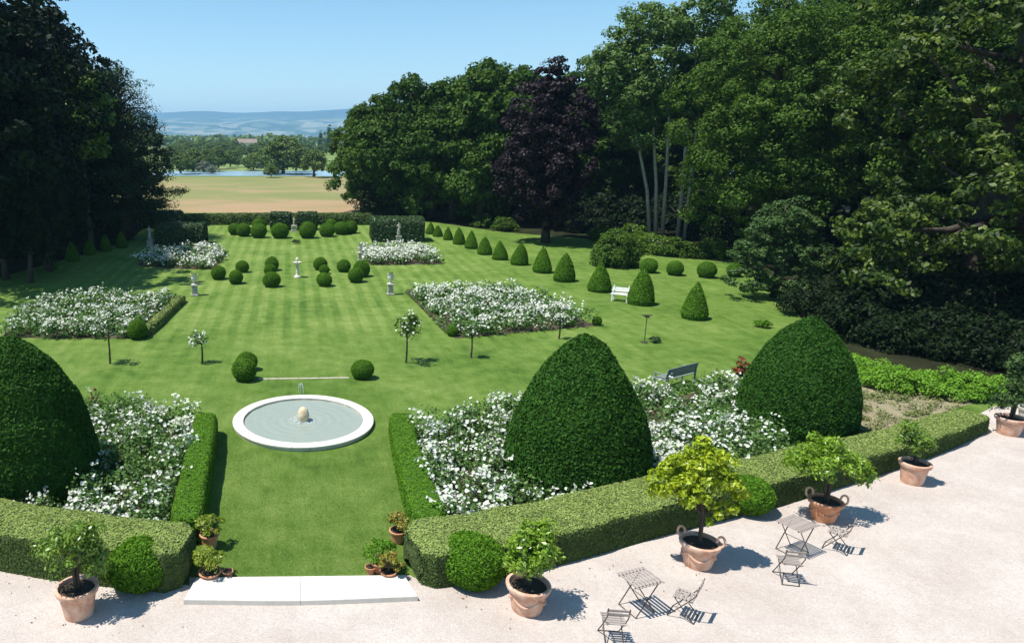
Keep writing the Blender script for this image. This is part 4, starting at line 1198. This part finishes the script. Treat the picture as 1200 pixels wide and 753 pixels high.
# dropped leaves on the gravel beside hedges and pots
rr = seed(260)
spots = [G(817, 668), G(640, 715), G(120, 735), G(985, 600), G(700, 660), G(900, 600), G(560, 710), G(30, 680)]
Pl = np.vstack([np.array(p) + rr.normal(size=(12, 3)) * np.array([.7, .35, 0]) for p in spots]); Pl = Pl[in_poly(Pl, terrace)]; Pl[:, 2] = .022
V, F = cards(Pl, np.tile([0, 0, 1.0], (len(Pl), 1)), .045, .5, .25, rng=rr)
M['fallen'] = leaf_mat('fallen_leaf', (.07, .06, .02), (.16, .13, .05), (.26, .22, .10), trans=.1)
tag(mk('fallen_leaves', V, F, M['fallen']), 'small fallen leaves on the gravel near the pots and hedge', None, None, 'stuff')

# bistro furniture
def table_part(name, g, mat, root): return g.build(name, M[mat], root)
def bistro_table(loc, rz, label):
    root = empty('bistro_table', loc, rz, label, 'table', 'folding bistro tables')
    H, S, D = .70, .68, .58
    n = 8; pitch = S / n
    m0 = None
    for k in range(n):
        x = -S / 2 + pitch * (k + .5)
        if m0 is None:
            m0 = Geo().box((0, 0, 0), (pitch - .036, D, .018), bev=.004).build('slat', M['wood_grey'], root); o = m0
        else:
            o = m0.copy(); COL.objects.link(o); o.parent = root
        o.location = (x, 0, H)
    g = Geo()
    for y in (-.22, .22): g.box((0, y, H - .020), (S - .02, .022, .018))
    g.build('top_frame', M['iron'], root)
    for y in (-.235, .235):
        Geo().tube([(-.24, y, .012), (.22, y, H - .035)], .011, 6).build('leg', M['iron'], root)
        y2 = y * .88
        Geo().tube([(.24, y2, .012), (-.22, y2, H - .035)], .011, 6).build('leg', M['iron'], root)
    g = Geo().tube([(-.24, -.235, .02), (-.24, .235, .02)], .009, 6).tube([(.24, -.207, .02), (.24, .207, .02)], .009, 6).tube([(0, -.235, .345), (0, .235, .345)], .008, 6)
    g.build('stretchers', M['iron'], root)
    return root
def bistro_chair(loc, rz, label):
    """faces local +Y"""
    root = empty('bistro_chair', loc, rz, label, 'chair', 'folding bistro chairs')
    W = .40
    m0 = None
    for k in range(6):
        if m0 is None: m0 = o = Geo().box((0, 0, 0), (W, .042, .016), bev=.004).build('seat_slat', M['wood_grey'], root)
        else: o = m0.copy(); COL.objects.link(o); o.parent = root
        o.location = (0, -.165 + k * .064, .45)
    m0 = None
    for k, z in enumerate((.70, .785)):
        if m0 is None: m0 = o = Geo().box((0, 0, 0), (W + .01, .016, .052), bev=.004).build('back_slat', M['wood_grey'], root)
        else: o = m0.copy(); COL.objects.link(o); o.parent = root
        o.location = (0, -.245 - .09 * (z - .7), z); o.rotation_euler = (math.radians(8), 0, 0)
    for s in (-1, 1):
        x = s * (W / 2 - .012)
        Geo().tube([(x, .23, .012), (x, -.10, .44), (x, -.225, .62), (x, -.262, .83)], .011, 6).build('back_leg', M['iron'], root)
        x2 = s * (W / 2 - .040)
        Geo().tube([(x2, -.24, .012), (x2, .14, .425)], .010, 6).build('front_leg', M['iron'], root)
    g = Geo().tube([(-.19, .23, .02), (.19, .23, .02)], .008, 6).tube([(-.16, -.24, .02), (.16, -.24, .02)], .008, 6)
    for s in (-1, 1): g.box((s * .15, -.005, .436), (.018, .36, .012))
    g.tube([(-.19, .12, .43), (.19, .12, .43)], .007, 6).tube([(-.15, .0, .43), (-.16, .10, .22), (-.16, -.24, .02)], .006, 5)
    g.build('seat_frame', M['iron'], root)
    return root
def face(frm, to): return math.atan2(to[1] - frm[1], to[0] - frm[0]) - math.pi / 2
bistro_table((6.06, 12.61, 0), math.radians(20), 'slatted folding bistro table nearer the camera, between the garlanded and handled pots')
bistro_table((10.39, 14.68, 0), math.radians(27), 'slatted folding bistro table farther right, beside the orange citrus pot')
for loc, rz, lab in (((5.22, 11.71, 0), -6, 'folding slatted chair at the bottom edge, below the nearer bistro table'),
                     ((6.86, 12.41, 0), 50, 'folding slatted chair turned left, right of the nearer bistro table'),
                     ((9.60, 13.61, 0), -12, 'folding slatted chair seen from behind, below the farther bistro table'),
                     ((11.41, 14.77, 0), 46, 'folding slatted chair turned left, right of the farther bistro table')):
    bistro_chair(loc, math.radians(rz), lab)

# ------------------------------------------------------------------ trees
# base trees (unique meshes), then copies
r1 = seed(301)
T_green = make_tree('broadleaf_tree', at(447, 87), r1, auto_blobs(r1, 14.0, 4.6, .1, 13), 340, .85, 85, .36, 'broad_light', 'rounded green tree at the left end of the wood beyond the right lawn', group='trees of the right wood')
r1 = seed(302)
T_green2 = make_tree('broadleaf_tree', at(530, 82), r1, auto_blobs(r1, 15.5, 5.0, .1, 14), 360, .9, 85, .36, 'broad', 'dark green tree in the middle of the far wood', group='trees of the right wood')
def T(src, px, Y, rz, s, lab, sx=1.0, mat=None, group='trees of the right wood'):
    c = copy_tree(src, at(px, Y), rz, (s * sx, s * sx, s), lab, group)
    return c
T(T_green, 425, 92, 2.1, .88, 'lowest green tree at the very left of the right-hand wood, overhanging the field')
T(T_green2, 478, 85, .7, .98, 'green tree second in the skyline of the far wood')
T(T_green, 505, 84, 4.0, 1.08, 'mid green tree in the far wood, third in the skyline')
T(T_green, 562, 78, 1.2, 1.16, 'tall green tree just left of the copper beech', .95)
T(T_green2, 592, 80, 3.0, 1.12, 'green tree with open top directly behind the left side of the copper beech')
T(T_green2, 600, 95, 5.0, 1.1, 'tree hidden deep in the far wood left of the copper beech')
T(T_green2, 545, 98, 1.0, 1.0, 'tree deep in the far wood behind the skyline trees')
r1 = seed(303)
bl = auto_blobs(r1, 16.2, 4.3, 0.2, 14)
T_copper = make_tree('copper_beech', at(639, 64), r1, bl, 420, .75, 90, .32, 'copper', 'tall dark purple copper beech in the middle of the wood', group=None, low=-.9)
T_copper.scale = (.92, .92, 1.0)
T(T_green2, 690, 84, 2.2, 1.15, 'dark tree behind the copper beech on its right')
T(T_green2, 715, 90, 4.4, 1.2, 'dark tree deep in the wood behind the pale trunks')
T(T_green2, 800, 88, 1.4, 1.25, 'dark tree in the wood behind the tall grey-green tree')
T(T_green, 840, 80, 3.3, 1.2, 'dark green tree deep in the wood behind the broad light tree')
# tall grey-green tree with pale trunks
r1 = seed(304)
bl = [(-3.5, 0, 12.2, 3.2, 3, 2.6), (3.2, 1, 12.5, 3.2, 3, 2.8), (0, 0, 15.5, 4.6, 4, 2.7), (-2.4, 0, 17.4, 3.0, 3, 2.0), (2.0, 0, 18.2, 3.4, 3, 2.0), (-5.0, 0, 14.2, 2.4, 2.6, 2.2), (0, 1, 11.0, 3.0, 3, 1.8), (4.8, 0, 15.2, 2.2, 2.6, 2.2), (-3.2, 0, 9.3, 2.0, 2, 1.5)]
root = empty('tall_grey_green_tree', at(768, 66), 0, 'very tall grey-green tree with several slender pale trunks', 'tree', 'trees of the right wood')
for k, (dx, tx, tz) in enumerate(((0.0, -1.6, 12), (.6, -.2, 14), (2.0, 1.6, 13), (2.6, 2.6, 12), (-.5, -3.2, 11))):
    Geo().tube([(dx, 0, 0), (dx + (tx - dx) * .25, .1, tz * .4), (tx, 0, tz), (tx * 1.15, 0, tz + 3)], [.18, .14, .09, .04], 8).build('trunk', M['bark_pale'], root, smooth=True)
V, F = crown(r1, bl, 430, .95, 85, .32, .75, .45, -.6, .55)
mk('crown', V, F, M['poplar'], root, kind='stuff')
T_pop = root
r1 = seed(305)
bl = auto_blobs(r1, 19.5, 5.9, .2, 18)
T_big = make_tree('broad_green_tree', at(880, 54), r1, bl, 640, .86, 130, .215, 'broad_light', 'huge light green tree filling the wood right of the pale trunks', group='trees of the right wood', trunk_r=.5)
T_big.scale = (1, 1, 1)
c = T(T_pop, 866, 84, 2.0, 1.12, 'thin-topped pale tree peeping above the wood against the sky')
T(T_big, 960, 62, 2.0, 1.1, 'large dark tree behind the chestnut on the right')
T(T_big, 1060, 50, 4.0, 1.15, 'large dark tree behind the chestnut, near the right edge')
T(T_green2, 930, 75, 1.0, 1.6, 'dark tree behind the huge light green tree')
T(T_green2, 1180, 52, 2.0, 1.5, 'dark tree at the far right edge behind the chestnut')
T(T_big, 1270, 42, 3.0, 1.1, 'tree added beyond the right edge of the view to block sky light')  # added tree, cuts the sky light coming from the right
more = [(455, 101), (495, 104), (580, 102), (640, 104), (680, 102), (755, 100), (760, 86), (900, 98), (1000, 84), (1090, 72), (1140, 62), (1240, 58)]
place = ['behind the leftmost tree', 'behind the second skyline tree', 'behind the tree left of the copper beech', 'straight behind the copper beech', 'right behind the copper beech', 'farthest behind the pale trunks', 'just behind the pale trunks', 'farthest behind the huge light tree', 'behind the chestnut, left side', 'behind the chestnut, middle', 'behind the chestnut, right side', 'beyond the right frame edge']
for i, (px, Y) in enumerate(more):
    T((T_green2, T_green)[i % 3 == 2], px, Y, i * 1.9, .92 + .05 * (i % 4) + (.25 if i > 7 else 0), 'dark tree deep in the right wood, ' + place[i])
# weeping pale tree
r1 = seed(306)
bl = [(0, 0, 4.9, 1.2, 1.2, 1.0), (-.8, -.3, 3.9, 1.2, 1.1, .9), (.8, 0, 3.9, 1.3, 1.1, 1.0), (-1.5, -.3, 2.6, 1.2, 1.1, .9), (.6, -.6, 2.4, 1.6, 1.2, .9), (1.6, 0, 2.7, 1.2, 1.1, .9), (-1.7, -.4, 1.1, 1.3, 1.0, .8), (.2, -.8, 1.0, 1.6, 1.1, .7)]
make_tree('weeping_tree', at(905, 41.5), r1, bl, 330, .42, 60, .17, 'weep', 'small pale-leaved weeping tree whose branches touch the lawn', low=-.95, trunk_r=.14, flat=.5, inner=.6)
# chestnut in the right foreground
r1 = seed(307)
bl = []
for k in range(30):
    t = (k + .5) / 30
    z = 2.0 + 18 * t
    wdt = 6.8 * math.sin(math.pi * (.20 + .6 * t)) ** .8
    a = k * 2.4 + r1.uniform(-.3, .3)
    off = wdt * (.72 if k % 3 else .35)
    bl.append((off * math.cos(a), off * math.sin(a), z, 2.3, 2.3, 1.7))
bl += [(-4.5, -3.5, 5.5, 2, 2, 1.5), (-3.0, -5.0, 8, 2, 2, 1.5), (0, -6.0, 6.0, 2.2, 2, 1.6), (2.5, -5.5, 9, 2, 2, 1.6), (3.5, -5, 5, 2, 2, 1.6), (-5.8, -1.5, 3.4, 1.8, 1.8, 1.5), (1, -5.5, 11.5, 2, 2, 1.6)]
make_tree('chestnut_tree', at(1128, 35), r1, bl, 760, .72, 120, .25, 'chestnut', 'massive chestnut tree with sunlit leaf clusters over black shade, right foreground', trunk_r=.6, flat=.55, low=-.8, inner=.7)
bush('understorey_shrub', 1000, 395, 1.6, 2.6, 'understorey shrub coloured dark for shade under the chestnut, left one', 'painted_shade', 30, 80, .2, 310, 'understorey shrubs coloured dark for shade')  # shade under the chestnut is put into the leaf colour
bush('understorey_shrub', 1060, 380, 2.2, 3.2, 'understorey shrub coloured dark for shade under the chestnut, middle one', 'painted_shade', 30, 80, .22, 311, 'understorey shrubs coloured dark for shade')
bush('understorey_shrub', 1140, 375, 2.4, 3.4, 'understorey shrub coloured dark for shade under the chestnut, right one', 'painted_shade', 30, 80, .22, 312, 'understorey shrubs coloured dark for shade')

for i, (px, Y, s) in enumerate([(962, 37, 1.0), (1000, 33, .9), (1035, 31.5, .85), (1075, 30.5, .9), (1112, 30, .95), (1150, 29, .95), (1190, 28, 1.0), (1098, 35, 1.4), (1160, 34, 1.4)]):  # shrubs added over lit ground; near-black leaf colour stands in for shade
    if i == 0: low_shrub = bush('shade_filler_shrub', 0, 0, 1.9, 2.1, 'x', 'painted_shade', 44, 80, .17, 316, 'added near-black shrubs standing in for shade', loc=at(px, Y)); o = low_shrub
    else: o = copy_tree(low_shrub, at(px, Y), i * 1.7, s)
    o['label'] = 'added shrub coloured nearly black for deep shade, behind the feathery shrubs, ' + ['leftmost, beside the weeping tree', 'second from the left', 'third from the left', 'in the middle', 'fifth from the left', 'third from the right', 'at the right frame edge', 'taller, at the chestnut trunk', 'taller, right of the trunk'][i]
under = bush('undergrowth_shrub', 0, 0, 2.6, 3.2, 'dark undergrowth in the right wood, leftmost clump', 'painted_shade', 44, 80, .26, 315, 'dark undergrowth at the foot of the woods', loc=at(470, 93))  # dark backing clumps, the wood's shade is in their leaf colour
for i, (px, Y, s) in enumerate([(515, 93, 1), (550, 91, 1), (585, 90, 1.1), (612, 82, 1.1), (655, 80, 1.1), (680, 72, 1), (705, 75, 1.1), (735, 74, 1.1), (775, 76, 1.1), (805, 72, 1.1), (840, 66, 1.1), (860, 60, 1.0), (935, 56, 1.2), (975, 50, 1.2), (1020, 46, 1.2), (1080, 44, 1.2), (1150, 44, 1.2), (1195, 38, 1.2)]):
    copy_tree(under, at(px, Y), i * 1.1, s, 'dark undergrowth in the right wood, ' + ['second', 'third', 'fourth', 'fifth', 'sixth', 'seventh', 'eighth', 'ninth', 'tenth', 'eleventh', 'twelfth', 'thirteenth', 'fourteenth', 'fifteenth', 'sixteenth', 'seventeenth', 'eighteenth', 'rightmost'][i] + (' clump from the left' if i < 17 else ' clump'), None)
copy_tree(under, at(449, 86), 2.0, 1.25, 'tall dark bush at the left corner of the right wood, behind the hedge block')
for i, (px, Y, s) in enumerate([(-20, 62, 1), (25, 68, 1), (70, 80, 1), (120, 84, 1.1), (165, 86, 1.1), (-70, 52, 1), (95, 88, 1.2), (45, 86, 1.2)]):
    copy_tree(under, at(px, Y), i * 1.3, s, 'dark undergrowth in the left wood, ' + ['between the nearest trunks', 'behind the second tree', 'in the middle of the wood', 'left of the cedar foot', 'behind the cedar foot', 'at the frame edge', 'farthest back left of the cedar', 'farthest back in the middle'][i], None)

# left side
r1 = seed(320)
bl = auto_blobs(r1, 22, 8.0, 2.2, 18)
T_left = make_tree('dark_broadleaf_tree', at(-45, 47), r1, bl, 430, 1.2, 85, .42, 'painted_shade', 'giant dark tree nearest on the left, reaching above the frame', group='trees of the left wood', trunk_r=.6)
LG = 'trees of the left wood'
T(T_left, 12, 56, 2.5, .98, 'tall dark tree second from the left edge, behind the nearest one', group=LG)
T(T_left, 62, 66, 4.2, .86, 'dark tree in the middle of the left wood', .9, group=LG)
T(T_left, -40, 72, 1.2, 1.05, 'dark tree deep in the left wood near the frame edge', group=LG)
T(T_left, -110, 60, 3.2, 1.05, 'dark tree beyond the left frame edge', group=LG)
T(T_left, 20, 84, 0.4, .9, 'dark tree at the far end of the left wood, left of the cedar', group=LG)
T(T_left, 97, 78, 5.2, .76, 'dark tree behind the cedar', group=LG)
r1 = seed(321)
make_tree('light_green_tree', at(106, 59), r1, auto_blobs(r1, 15.4, 2.3, 7, 8), 120, .8, 85, .38, 'lime', 'light green treetop peeping between the dark trees and the cedar', group=LG)
T(T_left, 150, 76, 2.2, .54, 'dark tree directly behind the cedar, filling its layered outline', group=LG)
# cedar with flat layered plates
r1 = seed(322)
root = empty('cedar_tree', at(150, 66), 0, 'dark cedar with flat layered branches at the end of the left wood', 'tree', LG)
g = Geo(); g.tube([(0, 0, 0), (.2, 0, 7), (0, 0, 14.2)], [.55, .35, .06], 10)
Cs, Rs = [], []
for k in range(46):
    t = k / 45
    z = 2.0 + 12.0 * t
    L = 5.0 * (1 - t) ** .55 * r1.uniform(.75, 1.1) + .35
    if t < .15: L *= .8
    a = k * 2.4 + r1.uniform(-.2, .2)
    tip = np.array([L * math.cos(a), L * math.sin(a), z - .10 * L + .5])
    g.tube([(0, 0, z - .3), tuple(tip * np.array([.5, .5, 1]) + np.array([0, 0, .1])), tuple(tip)], [.12, .07, .03], 5)
    for s in np.linspace(.25, 1, max(3, int(L * 1.7))):
        for j in range(2):
            Cs.append((tip[0] * s + r1.normal() * .35, tip[1] * s + r1.normal() * .35, z + (tip[2] - z) * s + r1.normal() * .08)); Rs.append(r1.uniform(.75, 1.35))
g.build('trunk', M['bark'], root, smooth=True)
V, F = puffs(np.array(Cs), np.array(Rs), 80, .22, .46, .9, r1, None, .35)
mk('crown', V, F, M['cedar'], root, kind='stuff')
# slim trunks of young trees in the shade, left
for i, (px, Y, s) in enumerate(((8, 47, .42), (36, 46, .36), (58, 50, .40), (84, 57, .40))):
    T(T_left, px, Y, i * 1.1, s, ['slim young tree in the left shade, nearest the frame edge', 'slim young tree in the left shade, second from the frame edge', 'slim young tree in the left shade, third from the frame edge', 'slim young tree in the left shade, farthest of four'][i], .8, group='young trees in the left shade')

# ------------------------------------------------------------------ far country trees, farmhouse, distant woods
r1 = seed(330)
F_tree = make_tree('riverside_tree', G(332, 203), r1, auto_blobs(r1, 10.6, 6.6, .4, 10), 220, 1.3, 34, .7, 'willow', 'largest spreading tree standing on the river bank', group='trees along the river', trunk_r=.4)
F_tree.scale = (1, 1, .80)
F_tree['label'] = 'largest spreading tree standing on the far river bank'
r1 = seed(331)
F_sil = make_tree('silver_willow', G(318, 202), r1, auto_blobs(r1, 5.6, 4.0, .2, 7), 100, 1.0, 34, .5, 'silver', 'silvery willow in front of the largest riverside tree', group='trees along the river', trunk_r=.25)
r1 = seed(332)
F_round = make_tree('riverside_tree', G(368, 207), r1, auto_blobs(r1, 5.6, 3.2, 1.0, 7), 90, .9, 36, .55, 'willow', 'small round tree alone on the near river bank', group='trees along the river', trunk_r=.3)
F_round['label'] = 'small round tree standing alone on the near river bank'
farz = .85
far = [(212, 203, .55, 0, 'far left round tree on the river bank, beside the cedar'), (226, 200, .62, 0, 'second round tree from the left on the river bank'), (242, 200, .58, 0, 'third round tree from the left on the river bank'), (256, 197, .62, 0, 'fourth round tree from the left, darker'),
       (270, 195, .55, 0, 'fifth round tree, at the right end of the left bank clump'), (239, 202, .55, 1, 'silvery willow at the water edge in the left bank clump'), (249, 203, .4, 1, 'small silvery willow at the water edge, left side'),
       (291, 198, .6, 1, 'silvery bush-like willow left of the largest riverside tree'), (297, 199, .5, 0, 'dark low tree between the silvery willows'), (347, 200, .62, 0, 'tree touching the right side of the largest riverside tree'), (318, 207, .3, 0, 'little green willow at the near water edge below the largest tree'),
       (326, 200, .8, 1, 'second silvery willow below the largest riverside tree')]
for i, (px, py, s, k, lab) in enumerate(far):
    copy_tree((F_tree, F_sil)[k], G(px, py), i * 1.3, (s, s, s * farz), lab, 'trees along the river')
mid = [(205, 188, .9), (222, 185, .95), (246, 184, .9), (266, 183, .95), (284, 184, .7), (306, 181, 1.0), (322, 180, .9), (352, 182, .9), (362, 181, .8), (376, 181, .7), (398, 180, .8), (412, 180, .8), (296, 184, .8), (236, 179, 1.1), (275, 178, 1.1), (342, 178, 1.1), (260, 177, 1.1), (214, 178, 1.1), (388, 176, 1.1)]
for i, (px, py, s) in enumerate(mid):
    copy_tree(F_tree, G(px, py), i * 2.1, (s * .8, s * .8, s * .6), 'far tree in the belt beyond the river, ' + ('%s from the left' % ['first', 'second', 'fourth', 'sixth', 'ninth', 'eleventh', 'twelfth', 'fourteenth', 'fifteenth', 'sixteenth', 'eighteenth', 'last', 'tenth', 'third', 'eighth', 'thirteenth', 'fifth', 'second, behind', 'seventeenth'][i]), 'tree belt beyond the river')
# dark poplar pair
r1 = seed(340)
pp = make_tree('dark_poplar', G(386, 178), r1, [(0, 0, 2 + 1.9 * k, 2.3 - .24 * k, 2.3 - .24 * k, 2.4) for k in range(7)], 110, .9, 30, .7, 'hedge_dark', 'dark narrow tree standing up in the far meadow, right of centre', trunk_r=.4)
copy_tree(pp, G(376, 176), 1, .8, 'shorter dark narrow tree left of the tall one in the far meadow')
# farmhouse
def house(px, py, w_, d_, h_, label, rz):
    root = empty('farmhouse', G(px, py), rz, label, 'house')
    Geo().box((0, 0, h_ / 2), (w_, d_, h_)).build('wall', M['wall'], root)
    x, y, o = w_ / 2 + .4, d_ / 2 + .4, .002
    V = [(-x, -y, h_ + o), (x, -y, h_ + o), (x, y, h_ + o), (-x, y, h_ + o), (-x, 0, h_ + d_ * .32), (x, 0, h_ + d_ * .32)]
    mk('roof', V, [(0, 1, 5, 4), (2, 3, 4, 5), (1, 2, 5), (3, 0, 4), (3, 2, 1, 0)], M['roof'], root)
    for k in range(4): Geo().box((-w_ / 2 + w_ * (k + .5) / 4, -d_ / 2 - .01, h_ * .6), (1.2, .06, 1.5)).build('window', M['dark_glass'], root)
    return root
house(290, 176.5, 12, 8, 5, 'pale farmhouse among the trees beyond the river', .1)
house(232, 170.5, 12, 9, 6, 'small distant house left of the pale farmhouse', -.2)
house(390, 169, 13, 9, 6, 'small distant house under the mountains on the right', .3)
# distant woods as one mass
rr = seed(350)
n = 1500
Yd = 620 * np.exp(rr.uniform(0, 1.85, n)); Xd = rr.uniform(-.5, .6, n) * Yd
keep = wob(np.column_stack([Xd * .004, Yd * .004, 0 * Xd]), 2.2, 77) > -.25
Xd, Yd = Xd[keep], Yd[keep]
hh = rr.uniform(7, 13, len(Xd))
V, F = puffs(np.column_stack([Xd, Yd, hh * .5]), hh * .75, 20, 5.0, .62, .4, rr, None, .7)
V[:, 2] = np.maximum(V[:, 2], -.3)
tag(mk('distant_woods', V, F, M['willow']), 'distant woods and hedgerows spread over the plain', None, None, 'stuff')

# ------------------------------------------------------------------ haze
hz, ns, ln = new_mat('haze')
vol = N_(ns, 'ShaderNodeVolumePrincipled')
vol.inputs['Color'].default_value = (.38, .66, 1.0, 1)
vol.inputs['Density'].default_value = .00017
vol.inputs['Anisotropy'].default_value = .2
out = ns.new('ShaderNodeOutputMaterial'); ln.new(vol.outputs[0], out.inputs['Volume'])
g = Geo().box((0, 4750, 168), (19900, 9900, 344))
h = g.build('haze', hz); h['kind'] = 'stuff'; h['label'] = 'thin pale blue summer haze over the plain'
